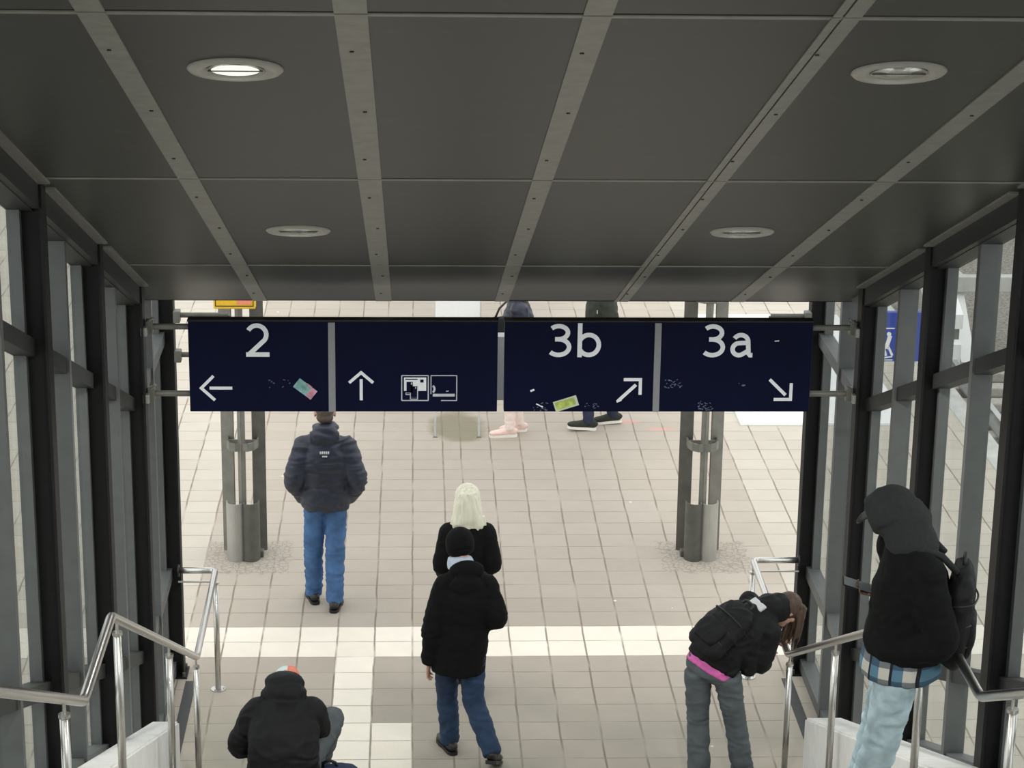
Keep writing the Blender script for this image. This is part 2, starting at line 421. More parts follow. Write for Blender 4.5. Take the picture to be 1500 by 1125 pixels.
def build_ceiling():
    root = empty('ceiling', (0, 0, 0), kind='structure')
    strips = [-1.822, -.977, -.167, .657, 1.46]
    xs = [-2.62] + strips + [2.26]
    seams = [-2.0, -3.75, -6.65, -9.67, -12.7, -15.7, -18.7]
    th = .02
    for i in range(len(seams) - 1):
        ya, yb = seams[i] - .006, seams[i + 1] + .010
        if i == 0: ya = seams[0]
        for j in range(6):
            xa, xb = xs[j] + (0 if j == 0 else .0), xs[j + 1]
            bm = B()
            prism_x(bm, xa, xb, [(ya, cz(ya)), (ya, cz(ya) + th), (yb, cz(yb) + th), (yb, cz(yb))])
            obj('ceiling_panel', bm, M['ceiling'], root)
        for j, x in enumerate(strips):
            hw = .048 if j != 1 else .055
            bm = B()
            if j == 3:      # this strip is split by an open groove
                for a, b in ((x - hw, x - .018), (x - .010, x + hw)):
                    prism_x(bm, a, b, [(ya, cz(ya) - .007), (ya, cz(ya)), (yb, cz(yb)), (yb, cz(yb) - .007)])
            else:
                prism_x(bm, x - hw, x + hw, [(ya, cz(ya) - .007), (ya, cz(ya)), (yb, cz(yb)), (yb, cz(yb) - .007)])
            s = obj('cover_strip', bm, M['strip'], root)
            bm = B()
            n = max(2, int(abs(yb - ya) / .8))
            for k in range(n):
                y = ya + (yb - ya) * (k + .5) / n
                xx = x + (.012 if k % 2 else -.012) + (.01 if j == 3 else 0)
                lathe(bm, (xx, y, cz(y) - .0105), [(.0, -.001), (.008, -.001), (.008, .004), (.0, .004)], 10, (0, SL, 1))
            obj('screw', bm, M['black'], s)
    # pale lips along the cross seams
    for i, y in enumerate(seams[1:-1]):
        bm = B(); y2 = y - .006
        prism_x(bm, -2.6, 2.25, [(y + .012, cz(y + .012) - .004), (y + .012, cz(y + .012) + .01), (y + .042, cz(y + .042) + .01), (y + .042, cz(y + .042) - .004)])
        obj('seam_lip', bm, M['strip'], root)
    # solid roof over the panels and its front edge
    bm = B()
    prism_x(bm, -2.75, 2.42, [(-2.0, cz(-2) + .06), (-2.0, cz(-2) + .22), (-21, cz(-21) + .22), (-21, cz(-21) + .06)])
    obj('roof_deck', bm, M['darkstone'], root)
    bm = B(); box(bm, (-2.62, -2.0, cz(-2) - .004), (2.26, -1.985, cz(-2) + .22)); obj('edge_profile', bm, M['post'], root)
    return root
build_ceiling()

POSTS = [-.9, -2.72, -4.56, -6.45, -8.33, -10.2, -12.05, -13.9]
def build_walls():
    n = 0
    names_near = ['at the open end beside the platform tiles', 'carrying the sign arms', 'second from the sign towards the stairs', 'third from the sign towards the stairs', 'fourth from the sign, near the picture edge']
    for side, s, X in (('left', 1, XL), ('right', -1, XR)):
        # s points inwards; helper giving x at depth d outwards from inner face
        xo = lambda d: X - s * d
        def P(bm, d0, d1, yz): prism_x(bm, min(xo(d0), xo(d1)), max(xo(d0), xo(d1)), yz)
        for i, y in enumerate(POSTS):
            top = cz(y) if y < -2 else 3.42
            bot = 0. if y > -3 else cz(y) - 3.35
            tp = (lambda q: cz(q) - .001) if y < -2 else (lambda q: 3.42)
            bm = B(); w = .065
            P(bm, 0, .014, [(y - w, bot), (y - w, tp(y - w)), (y + w, tp(y + w)), (y + w, bot)])
            P(bm, .156, .17, [(y - w, bot), (y - w, tp(y - w)), (y + w, tp(y + w)), (y + w, bot)])
            P(bm, .014, .156, [(y - .006, bot), (y - .006, top), (y + .006, top), (y + .006, bot)])
            o = obj('steel_post', bm, M['post'])
            where = names_near[i] if i < 5 else 'further up the stairs, out of sight'
            tag(o, 'dark steel wall post on the %s, %s' % (side, where), 'post', 'dark steel posts of the glazed walls')
            if i == 0:
                bm = B(); box(bm, (X - s * .085 - .11, y - .11, 0), (X - s * .085 + .11, y + .11, .012)); pl = obj('base_plate', bm, M['post'], o)
                for dx in (-.085, .085):
                    for dy in (-.088, .088):
                        bm = B(); cyl(bm, (X - s * .085 + dx, y + dy, .01), (X - s * .085 + dx, y + dy, .045), .012, 8); obj('anchor_bolt', bm, M['galv_dark'], pl)
        for i in range(len(POSTS) - 1):
            n += 1
            ya, yb = POSTS[i] - .012, POSTS[i + 1] + .012       # far, near
            ym = (ya + yb) / 2
            root = empty('window_%d' % n, (0, 0, 0), kind='structure')
            last = i == 0
            top = (lambda y: 3.34) if last else (lambda y: cz(y) - .135)
            bot = (lambda y: .02) if last or i == 1 else (lambda y: cz(y) - 3.2)
            def bar(name, d0, d1, off_a, off_b, flat=None):
                bm = B()
                if flat is not None: yz = [(ya, flat - .045), (ya, flat + .045), (yb, flat + .045), (yb, flat - .045)]
                else: yz = [(ya, cz(ya) - off_a), (ya, cz(ya) - off_b), (yb, cz(yb) - off_b), (yb, cz(yb) - off_a)]
                P(bm, d0, d1, yz); return obj(name, bm, M['mullion' if last or name == 'sill' else 'frame_dark'], root)
            if last:
                bar('transom', .07, .17, 0, 0, 2.69); bar('transom', .07, .17, 0, 0, .83); bar('sill', .06, .17, 0, 0, .06); bar('head', .06, .17, 0, 0, 3.36)
            else:
                bar('transom', .07, .17, .855, .765); bar('transom', .07, .17, 2.655, 2.565)
                bar('head', .05, .17, .135, 0)
                bar('sill', .07, .17, 3.2, 3.09) if i > 1 else bar('sill', .06, .17, 0, 0, .06)
            bm = B(); yy = (ym - .03, ym + .03)
            P(bm, .055, .17, [(yy[0], bot(yy[0])), (yy[0], top(yy[0])), (yy[1], top(yy[1])), (yy[1], bot(yy[1]))]); obj('mullion', bm, M['mullion'], root)
            for a, b in ((ya, ya - .055), (yb + .055, yb)):
                bm = B(); P(bm, .108, .17, [(a, bot(a)), (a, top(a)), (b, top(b)), (b, bot(b))]); obj('jamb', bm, M['mullion'], root)
            for a, b in ((ya, ym), (ym, yb)):
                bm = B(); P(bm, .150, .156, [(a, bot(a)), (a, top(a)), (b, top(b)), (b, bot(b))]); obj('pane', bm, M['glass'], root)
        # opaque wall higher up behind the viewer
        bm = B(); P(bm, .0, .17, [(-13.9, 0), (-13.9, cz(-13.9)), (-21, cz(-21)), (-21, 0)]); tag(obj('wall_' + side, bm, M['darkstone']), kind='structure')
        # bright edge trim between the ceiling and the glazing heads
        t = empty('trim_%d' % (1 if side == 'left' else 2), kind='structure')
        for i in range(1, len(POSTS) - 1):
            ya, yb = POSTS[i] - .07, POSTS[i + 1] + .07
            bm = B(); P(bm, -.045, .03, [(ya, cz(ya) - .012), (ya, cz(ya) - .001), (yb, cz(yb) - .001), (yb, cz(yb) - .012)])
            obj('edge_strip', bm, M['trim'], t)
            bm = B(); P(bm, .012, .05, [(ya, cz(ya) - .13), (ya, cz(ya) - .012), (yb, cz(yb) - .012), (yb, cz(yb) - .13)])
            obj('head_cover', bm, M['frame_dark'], t)
    bm = B(); box(bm, (XL - .2, -21.2, 0), (XR + .2, -21, cz(-21))); tag(obj('wall_back', bm, M['darkstone']), kind='structure')
build_walls()

# recessed downlights
def build_lamps():
    nrm = V((0, -SL, -1)).normalized()
    spots = [(-1.42, -8.86, True, 'round recessed ceiling light on the left nearer the top, its bowl bright'),
             (1.01, -8.88, False, 'round recessed ceiling light on the right nearer the top, unlit with a pale reflection'),
             (-1.395, -5.085, False, 'small dull round recessed ceiling light further away on the left, towards the sign'),
             (1.016, -5.095, False, 'small dull round recessed ceiling light further away on the right, towards the sign')]
    for x, y, on, lab in spots:
        c = V((x, y, cz(y)))
        r = empty('ceiling_light', c, lab, 'ceiling light', 'recessed lights in the dark ceiling')
        bm = B(); n = 40
        prof = [(.135, -.006), (.172, -.006), (.176, .004), (.165, .014), (.140, .016), (.108, .006), (.104, -.004)]
        lathe(bm, (0, 0, 0), prof, n, nrm); 
        # open the ring: drop both end caps
        bmesh.ops.delete(bm, geom=[f for f in bm.faces if len(f.verts) > 4], context='FACES')
        obj('ring', bm, M['lamp_ring'], r, smooth=True)
        bm = B(); prof = [(.106, .004), (.098, -.0005), (.085, -.0045), (.060, -.0055), (.030, -.0055)]
        lathe(bm, (0, 0, 0), [(a, h + .004) for a, h in prof], n, nrm)
        obj('reflector', bm, M['bowl'], r, smooth=True)
        bm = B(); rd = .088 if on else .045; lathe(bm, (0, 0, 0), [(.001, .002), (rd, .002), (rd, .009), (.001, .009)], 24, nrm)
        bowl = obj('diffuser', bm, M['lamp_on'] if on else M['bowl'], r)
        bm = B()
        tube(bm, [V((-.10, 0, 0)) + nrm * .010, V((.10, 0, 0)) + nrm * .010], .003, 8); obj('cross_bar', bm, M['galv_dark'], r)
    # added fill spots at the recessed lights and in rows behind the viewer
    rows = [(x, y) for x, y, *_ in spots] + [(x, y) for y in (-12.65, -16.4) for x in (-1.41, 1.01)]
    for x, y in rows:
        l = bpy.data.lights.new('fill_spot', 'SPOT'); l.energy = FILL_POWER; l.spot_size = math.radians(150); l.spot_blend = .6; l.shadow_soft_size = .09; l.color = (1, .98, .94)
        o = bpy.data.objects.new('fill_spot', l); C.objects.link(o); o.location = V((x, y, cz(y))) + nrm * .02
    # added fill light, unseen behind the viewer, brightening the sign and stairs
    r = empty('fill_light', (-.2, -19.5, cz(-19.5) - .25), 'added long fill light hanging unseen behind the viewer at the top of the stairs', 'ceiling light')
    bm = B(); box(bm, (-2.1, -.16, -.05), (2.1, .16, .05), .01); obj('housing', bm, M['lamp_ring'], r)
    bm = B(); box(bm, (-2.05, -.14, -.058), (2.05, .14, -.05)); obj('diffuser', bm, M['fill_bright'], r)
build_lamps()

# ---------------------------------------------------------------- direction signs
def text_bm(s, size, depth=.002):
    cu = bpy.data.curves.new('txt', 'FONT'); cu.body = s; cu.size = size; cu.extrude = depth / 2; cu.resolution_u = 8
    cu.align_x = 'CENTER'; cu.align_y = 'BOTTOM_BASELINE' if False else 'BOTTOM'
    o = bpy.data.objects.new('txt', cu); C.objects.link(o)
    dg = bpy.context.evaluated_depsgraph_get(); dg.update()
    me = bpy.data.meshes.new_from_object(o.evaluated_get(dg))
    bm = B(); bm.from_mesh(me)
    bpy.data.objects.remove(o); bpy.data.curves.remove(cu); bpy.data.meshes.remove(me)
    return bm
def fit_text(s, x0, x1, z0, z1, y, bold=.0):
    """text filling the given rectangle on a plane facing -Y"""
    bm = text_bm(s, 1)
    xs = [v.co.x for v in bm.verts]; ys = [v.co.y for v in bm.verts]
    a, b, c, d = min(xs), max(xs), min(ys), max(ys)
    for v in bm.verts:
        v.co = V((x0 + (v.co.x - a) / (b - a) * (x1 - x0), y + v.co.z, z0 + (v.co.y - c) / (d - c) * (z1 - z0)))
    return bm
_off = [0]
def stroke(bm, p, q, w, y, t=.003):
    _off[0] = (_off[0] + 1) % 5; y -= _off[0] * .00035
    p, q = V((p[0], 0, p[1])), V((q[0], 0, q[1])); d = (q - p); l = d.length
    obox(bm, (p + q) / 2 + V((0, y, 0)), d, (0, 1, 0), d.cross(V((0, 1, 0))), l / 2, t / 2, w / 2)
def ribbon(bm, pts, w, y, t=.003):
    _off[0] = (_off[0] + 1) % 5; y -= _off[0] * .00035
    """a stroked polyline / curve as one closed slab facing -Y, mitred"""
    pts = [V((p[0], p[1])) for p in pts]; L, R = [], []
    for i, p in enumerate(pts):
        d0 = (p - pts[i - 1]).normalized() if i else (pts[1] - p).normalized()
        d1 = (pts[i + 1] - p).normalized() if i < len(pts) - 1 else d0
        n0 = V((-d0.y, d0.x)); n1 = V((-d1.y, d1.x)); m = (n0 + n1).normalized(); k = w / 2 / max(.35, m.dot(n0))
        L.append(p + m * k); R.append(p - m * k)
    n = len(pts)
    q = [[bm.verts.new((p.x, yy, p.y)) for p in side] for side in (L, R) for yy in (y - t / 2, y + t / 2)]
    lf, lb, rf, rb = q
    for i in range(n - 1):
        for u, v in ((lf, rf), (rf, rb), (rb, lb), (lb, lf)): bm.faces.new((u[i], u[i + 1], v[i + 1], v[i]))
    for i in (0, n - 1): bm.faces.new((lf[i], rf[i], rb[i], lb[i]))
def arc(cx, cz_, rx, rz, a0, a1, n=14):
    return [(cx + rx * math.cos(math.radians(a0 + (a1 - a0) * i / n)), cz_ + rz * math.sin(math.radians(a0 + (a1 - a0) * i / n))) for i in range(n + 1)]
def glyph(ch, x0, x1, z0, z1, w, y):
    """humanist signage numerals and letters drawn as constant-width strokes"""
    bm = B(); h = w / 2; W, H = x1 - x0, z1 - z0; xc = (x0 + x1) / 2
    if ch == '2':
        r = W / 2 - h; cz2 = z1 - h - r * 1.0
        top = arc(xc - .004, cz2, r, r, 152, -38, 18)
        pts = top + [(x0 + h * 1.25, z0 + w * .5)]
        ribbon(bm, pts, w, y); stroke(bm, (x0, z0 + h), (x1, z0 + h), w, y)
    if ch == '3':
        zm = z0 + H * .54; r1 = (z1 - zm) / 2 - h * .5; r2 = (zm - z0) / 2 - h * .5
        rx = W * .50 - h
        up = arc(x0 + W * .40, zm + r1, rx * 1.02, r1, 140, -90, 16)
        lo = arc(x0 + W * .40, z0 + h + r2, rx * 1.18, r2, 90, -140, 16)
        ribbon(bm, up, w, y); ribbon(bm, lo, w, y)
        stroke(bm, (x0 + W * .24, zm), (x0 + W * .42, zm), w, y)
    if ch == 'b':
        stroke(bm, (x0 + h, z0), (x0 + h, z1), w, y)
        r = (H * .72) / 2 - h
        ribbon(bm, arc(x0 + W * .48, z0 + h + r, W * .52 - h, r, 160, -160, 26), w, y)
        ribbon(bm, [(x0 + h, z0 + h + r * 1.75), (x0 + W * .3, z0 + 2 * r + h * .9)], w * .7, y)
        ribbon(bm, [(x0 + h, z0 + h + r * .35), (x0 + W * .3, z0 + h * 1.1)], w * .7, y)
    if ch == 'a':
        xr = x1 - w * .75; xh = H * .74
        ribbon(bm, arc(xc - .004, z0 + xh - h - W * .32, W * .40 - h * .6, W * .32, 150, 0, 12) + [(xr, z0 + w * .9), (xr + w * .35, z0 + h), (x1 + w * .15, z0 + h)], w, y)
        r = xh * .30 - h * .6
        ribbon(bm, [(xr, z0 + xh * .60)] + arc(xc - W * .10, z0 + h + r, W * .40 - h, r, 90, 300, 14) + [(xr, z0 + xh * .28)], w, y)
    return bm

def build_signs():
    YF, YB, zt, zb = -2.75, -2.67, 3.328, 2.705
    f = YF - .0015
    W = .030
    def panel(name, label, x0, x1):
        r = empty(name, ((x0 + x1) / 2, (YF + YB) / 2, zb), label, 'direction sign', 'hanging platform direction signs')
        sh = Matrix.Translation(-V(r.location))
        def part(nm, bm, m, parent=r, **k):
            bm.transform(sh); o = obj(nm, bm, m, parent, **k); return o
        bm = B(); box(bm, (x0, YF, zb), (x1, YB, zt), .004); part('sign_box', bm, M['navy_sign'])
        bm = B(); box(bm, (x0 - .004, YF - .004, zt - .006), (x1 + .004, YB + .004, zt + .004)); part('top_edge', bm, M['black'])
        return r, part
    # left sign
    r, part = panel('direction_sign', 'dark navy hanging sign with number 2 and left arrow, left of the gap', -2.243, -.219)
    bm = B(); box(bm, (-1.331, f - .004, zb + .0), (-1.286, f + .002, zt - .012)); part('divider_strip', bm, M['sign_bar'])
    part('platform_number', glyph('2', -1.868, -1.715, 3.083, 3.310, W, f), M['sign_white'])
    bm = B(); z = 2.868
    stroke(bm, (-2.112, z), (-1.963, z), .020, f); ribbon(bm, [(-2.085 + .0, z + .083), (-2.166, z), (-2.078, z - .083)], .020, f); part('arrow', bm, M['sign_white'])
    bm = B(); x = -1.117
    stroke(bm, (x, 2.785), (x, 2.930), .020, f); ribbon(bm, [(x - .079, 2.905), (x, 2.975), (x + .079, 2.905)], .020, f); part('arrow', bm, M['sign_white'])
    # luggage locker pictogram
    bm = B()
    def frame(bm, x0, x1, z0, z1, w=.007, sides='tblr'):
        if 't' in sides: stroke(bm, (x0, z1), (x1, z1), w, f)
        if 'b' in sides: stroke(bm, (x0, z0), (x1, z0), w, f)
        if 'l' in sides: stroke(bm, (x0, z0), (x0, z1), w, f)
        if 'r' in sides: stroke(bm, (x1, z0), (x1, z1), w, f)
    frame(bm, -.850, -.675, 2.783, 2.955); part('pictogram_frame', bm, M['picto'])
    bm = B(); box(bm, (-.835, f - .002, 2.850), (-.688, f + .001, 2.942)); card = part('locker_pictogram', bm, M['sign_white'])
    bm = B()
    box(bm, (-.826, f - .004, 2.927), (-.745, f - .001, 2.933)); box(bm, (-.728, f - .004, 2.908), (-.706, f - .001, 2.928))
    for a, b, c, d in ((-.818, -.777, 2.838, 2.912), (-.790, -.748, 2.806, 2.882)): box(bm, (a, f - .0045, c), (b, f - .001, d))
    part('locker_pictogram_dark', bm, M['navy_sign'], card)
    bm = B(); frame(bm, -.793, -.745, 2.792, 2.886, .006); stroke(bm, (-.793, 2.808), (-.745, 2.808), .005, f - .003)
    stroke(bm, (-.822, 2.822), (-.822, 2.838), .006, f); stroke(bm, (-.824, 2.824), (-.795, 2.824), .006, f); stroke(bm, (-.820, 2.836), (-.795, 2.836), .005, f)
    stroke(bm, (-.758, 2.866), (-.758, 2.878), .006, f - .004); stroke(bm, (-.786, 2.894), (-.786, 2.908), .006, f - .004)
    part('locker_pictogram_line', bm, M['picto'], card)
    bm = B(); frame(bm, -.657, -.487, 2.783, 2.955, .006, 'tr'); stroke(bm, (-.657, 2.828), (-.657, 2.955), .006, f); stroke(bm, (-.590, 2.783), (-.487, 2.783), .006, f)
    part('pictogram_frame', bm, M['picto'])
    bm = B(); stroke(bm, (-.645, 2.820), (-.500, 2.820), .018, f); ribbon(bm, arc(-.648, 2.862, .014, .022, -80, 80, 8), .014, f); stroke(bm, (-.557, 2.847), (-.540, 2.849), .006, f)
    part('worn_pictogram', bm, M['picto'])
    bm = B(); d = V((math.cos(math.radians(-38)), 0, math.sin(math.radians(-38))))
    obox(bm, (-1.485, f - .001, 2.862), d, (0, 1, 0), d.cross(V((0, 1, 0))), .073, .001, .037); st = part('sticker', bm, M['teal'], label='teal and pink paper sticker')
    bm = B(); obox(bm, V((-1.485, f - .003, 2.862)) + d * .050, d, (0, 1, 0), d.cross(V((0, 1, 0))), .022, .001, .036)
    obox(bm, V((-1.485, f - .0035, 2.862)) + d * .005 + V((.022, 0, .028)), d, (0, 1, 0), d.cross(V((0, 1, 0))), .020, .001, .005); part('sticker_print', bm, M['sticker_pink'], st)
    def scuffs(cx, cz_, sx, sz, n, seed):
        rr = random.Random(seed); bm = B()
        for _ in range(n):
            x, z = cx + rr.uniform(-sx, sx), cz_ + rr.uniform(-sz, sz); a = rr.uniform(-.7, .9); l = rr.uniform(.004, .018)
            stroke(bm, (x, z), (x + l * math.cos(a), z + l * math.sin(a)), rr.uniform(.003, .007), f, .001)
        return bm
    tag(part('scratch', scuffs(-1.66, 2.90, .07, .03, 8, 3), M['scuff']), kind='stuff')
    # right sign
    r, part = panel('direction_sign', 'dark navy hanging sign with 3b and 3a arrows, right of the gap', -.174, 1.862)
    bm = B(); box(bm, (.815, f - .004, zb + .0), (.858, f + .002, zt - .012)); part('divider_strip', bm, M['sign_bar'])
    part('platform_number', glyph('3', .122, .270, 3.083, 3.310, W, f), M['sign_white'])
    part('platform_letter', glyph('b', .306, .462, 3.083, 3.315, W, f), M['sign_white'])
    part('platform_number', glyph('3', 1.140, 1.287, 3.083, 3.310, W, f), M['sign_white'])
    part('platform_letter', glyph('a', 1.318, 1.462, 3.083, 3.310, W, f), M['sign_white'])
    bm = B(); ribbon(bm, [(.585, 2.782), (.700, 2.893)], .022, f); ribbon(bm, [(.618, 2.929), (.729, 2.929), (.729, 2.824)], .021, f)
    bm2 = bm; stroke(bm, (.574, 2.776), (.606, 2.790), .016, f); part('arrow', bm, M['sign_white'])
    bm = B(); ribbon(bm, [(1.590, 2.930), (1.700, 2.822)], .022, f); ribbon(bm, [(1.622, 2.792), (1.735, 2.792), (1.735, 2.904)], .021, f); part('arrow', bm, M['sign_white'])
    d = V((math.cos(math.radians(18)), 0, math.sin(math.radians(18))))
    bm = B(); obox(bm, (.238, f - .001, 2.762), d, (0, 1, 0), d.cross(V((0, 1, 0))), .080, .001, .036); st = part('sticker', bm, M['sticker_edge'], label='pale paper sticker with lime green print')
    bm = B(); obox(bm, (.234, f - .003, 2.762), d, (0, 1, 0), d.cross(V((0, 1, 0))), .066, .001, .026); part('sticker_print', bm, M['lime'], st)
    tag(part('scratch', scuffs(.06, 2.745, .045, .03, 12, 5), M['scuff']), kind='stuff')
    tag(part('scratch', scuffs(.40, 2.745, .06, .025, 12, 6), M['scuff']), kind='stuff')
    tag(part('scratch', scuffs(.945, 2.90, .06, .028, 26, 8), M['scuff']), kind='stuff')
    tag(part('scratch', scuffs(1.16, 2.745, .045, .03, 26, 9), M['scuff']), kind='stuff')
    tag(part('scratch', scuffs(1.40, 2.89, .03, .012, 5, 10), M['scuff']), kind='stuff')
    for a, b, wd in (((1.610, 3.195), (1.640, 3.197), .006), ((.000, 2.848), (.026, 2.858), .013), ((.040, 2.760), (.085, 2.738), .008)):
        bm = B(); stroke(bm, a, b, wd, f, .001); part('paint_chip', bm, M['sign_white'])
    # front arms to the wall posts
    labs = {(0, 0): 'upper steel arm between the left wall post and the sign with number 2', (0, 1): 'lower steel arm between the left wall post and the sign with number 2',
            (1, 0): 'upper steel arm between the right wall post and the sign with 3a', (1, 1): 'lower steel arm between the right wall post and the sign with 3a'}
    for si, (xa, xb) in enumerate(((XL + .002, -2.243), (XR - .002, 1.862))):
        s = 1 if si == 0 else -1
        for k, z in enumerate((3.262, 2.803)):
            r = empty('sign_arm', (xa, -2.66, z), labs[(si, k)], 'sign arm', 'steel arms holding the direction signs')
            bm = B(); cyl(bm, (0, 0, 0), (xb - xa, 0, 0), .020, 14); obj('tube', bm, M['galv'], r, smooth=False)
            bm = B(); box(bm, (0 if s > 0 else -.05, -.035, -.045), (.05 if s > 0 else 0, .035, .045), .006); obj('clamp', bm, M['galv'], r)
            bm = B(); box(bm, (-.02, -.11, -.04), (.02, -.055, .02), .004); cyl(bm, (s * .01, -.02, .03), (s * .06, -.055, .075), .010, 8); obj('clamp_bolt', bm, M['guard'], r)
    # rear sign seen edge-on through the gap, with its own short arms
    r = empty('direction_sign', (-.13, -.95, 2.24), 'grey back of a second hanging sign, seen only through the gap between the navy signs', 'direction sign')
    bm = B(); box(bm, (-2.0, -.06, 0), (2.0, .06, .49), .004); obj('sign_box', bm, M['sign_bar'], r)
    for si, (xa, xb) in enumerate(((XL + .002, -2.13), (XR - .002, 1.87))):
        for k, z in enumerate((2.875, 2.573)):
            lab = '%s short arm on the %s end post, %s the navy sign' % ('upper' if k == 0 else 'lower', 'left' if si == 0 else 'right', 'level with the top of' if k == 0 else 'behind')
            a = empty('sign_arm', (xa, -.95, z), lab, 'sign arm', 'short arms of the rear sign')
            bm = B(); cyl(bm, (0, 0, 0), (xb - xa, 0, 0), .020, 12)
            tube(bm, round_path([(xb - xa, 0, 0), (xb - xa, .0, -.02), (xb - xa, .0, 2.70 - z)] if k == 0 else [(xb - xa, 0, 0), (xb - xa, .02, .0), (xb - xa, .05, .05)], .02), .016, 10)
            obj('tube', bm, M['galv_dark'], a)
            s = 1 if si == 0 else -1
            bm = B(); box(bm, (0 if s > 0 else -.05, -.05, -.05), (.05 if s > 0 else 0, .03, .04), .006); obj('clamp', bm, M['galv'], a)
build_signs()

# ---------------------------------------------------------------- handrails
def build_rails():
    for side, s, X, wallx in (('left', 1, -2.25, XL), ('right', -1, 1.815, XR)):
        yA = -1.18 if s > 0 else -1.0
        root = empty('handrail', (X, yA, 0), 'stainless steel handrail stepping down the %s side of the stairs' % side, 'handrail', 'stainless handrails')
        L = lambda p: V(p) - V(root.location)
        path = [(wallx, yA, .96), (X, yA, .96), (X, -2.72, .935), (X, -6.74, 2.92), (X, -7.72, 2.92), (X, -14.5, 2.92 + (14.5 - 7.72) * .484)]
        bm = B(); tube(bm, [L(p) for p in round_path(path, .045)], .024, 16); obj('top_rail', bm, M['steel'], root, smooth=True)
        bm = B(); tube(bm, [L((wallx, yA, .87)), L((X, yA, .87))], .008, 8); obj('tie_rod', bm, M['steel'], root)
        bm = B(); lathe(bm, L((wallx + s * .0, yA, .96)), [(.001, 0), (.045, 0), (.045, .012), (.001, .012)], 20, (s, 0, 0)); obj('wall_flange', bm, M['black'], root)
        def railz(y):
            if y > -2.72: return .945
            if y > -6.74: return .935 + (-2.72 - y) * (2.92 - .935) / 4.02
            if y > -7.72: return 2.92
            return 2.92 + (-7.72 - y) * .484
        for y in (yA - .02, -2.80, -4.35, -6.55, -8.25, -9.9):
            zb = stair_z(y); zt = railz(y)
            bm = B(); cyl(bm, L((X, y, zb)), L((X, y, zt - .075)), .0215, 16)
            p = obj('post', bm, M['steel'], root, smooth=True)
            bm = B(); lathe(bm, L((X, y, zt - .085)), [(.001, 0), (.026, 0), (.026, .016), (.001, .016)], 18); cyl(bm, L((X, y, zt - .07)), L((X, y, zt - .01)), .008, 10); obj('collar', bm, M['steel'], p)
            bm = B(); lathe(bm, L((X, y, zb)), [(.001, 0), (.058, 0), (.056, .008), (.001, .008)], 24)
            for k in range(3): cyl(bm, L((X + .042 * math.cos(k * 2.1), y + .042 * math.sin(k * 2.1), zb + .006)), L((X + .042 * math.cos(k * 2.1), y + .042 * math.sin(k * 2.1), zb + .018)), .008, 8)
            obj('foot_flange', bm, M['steel'], p)
build_rails()

# ---------------------------------------------------------------- platform things
def build_columns():
    for (cx, cy), nm, fl in zip(COLS, ('left', 'right'), (1, -1)):
        r = empty('platform_column', (cx, cy, 0), 'grey steel platform column behind the sign on the %s, with rounded guards at its foot' % nm, 'column', 'steel platform columns')
        H = 4.2
        for sgn, m in ((-1, M['galv'] if fl > 0 else M['galv_dark']), (1, M['galv_dark'] if fl > 0 else M['galv'])):  # light and shade put into the steel colour: outer plate pale, inner dark
            bm = B(); d = V((math.cos(math.radians(sgn * 22)), math.sin(math.radians(sgn * 22)), 0))
            c = V((sgn * .132, .14, H / 2)); n = V((0, 0, 1)).cross(d)
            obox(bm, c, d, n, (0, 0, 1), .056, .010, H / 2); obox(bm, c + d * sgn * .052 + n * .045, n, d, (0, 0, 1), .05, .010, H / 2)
            obj('side_plate', bm, m, r)
        bm = B(); d1, d2 = V((1, 1, 0)).normalized(), V((-1, 1, 0)).normalized()
        c = V((.0, -.085, H / 2)); obox(bm, c + d1 * .020, d1, d2, (0, 0, 1), .022, .005, H / 2); obox(bm, c + d2 * .020, d2, d1, (0, 0, 1), .022, .005, H / 2)
        obj('front_angle', bm, M['galv'], r)
        bm = B(); cyl(bm, (-.01 * fl, .09, 0), (-.01 * fl, .09, H), .016, 10); obj('downpipe', bm, M['galv_dark'], r)
        for z in (1.03, 2.36, 3.6):
            bm = B()
            for sgn in (-1, 1):
                pts = [V((sgn * .012, -.075, z)), V((sgn * .05, -.085, z)), V((sgn * .10, -.05, z)), V((sgn * .13, .03, z)), V((sgn * .13, .12, z))]
                for a, b in zip(pts, pts[1:]):
                    d = b - a; obox(bm, (a + b) / 2, d, V((0, 0, 1)).cross(d), (0, 0, 1), d.length / 2 + .004, .006, .035)
            obox(bm, (0, .05, z), (1, 0, 0), (0, 1, 0), (0, 0, 1), .13, .006, .03)
            obj('ring_bracket', bm, M['galv'], r)
        # two half-round guards at the foot, one coloured as lit and one as shaded
        for sgn in (-1, 1):
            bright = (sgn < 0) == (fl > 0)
            bm = B(); n = 14; hg = .53; ro, ri = .082, .072
            cxx, cyy = sgn * .062, -.045
            pr = []
            for rr in (ro, ri):
                pr.append([(cxx + rr * math.cos(PI + k * PI / n + sgn * .25), cyy + rr * math.sin(PI + k * PI / n + sgn * .25) * 1.25) for k in range(n + 1)])
            poly = pr[0] + pr[1][::-1]
            a = [bm.verts.new((x, y, 0)) for x, y in poly]; b = [bm.verts.new((x, y, hg)) for x, y in poly]
            q = len(poly)
            for k in range(n): 
                for ring in (a, b): bm.faces.new((ring[k], ring[k + 1], ring[q - 2 - k], ring[q - 1 - k]))
            for k in range(q): bm.faces.new((a[k], a[(k + 1) % q], b[(k + 1) % q], b[k]))
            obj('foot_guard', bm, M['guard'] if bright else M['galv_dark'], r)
        bm = B(); box(bm, (-.05, -.12, 0), (.05, .0, .05), .01); box(bm, (fl * .14 - .03, -.03, 0), (fl * .14 + .03, .05, .06), .008); obj('foot_block', bm, M['galv_dark'], r)
build_columns()

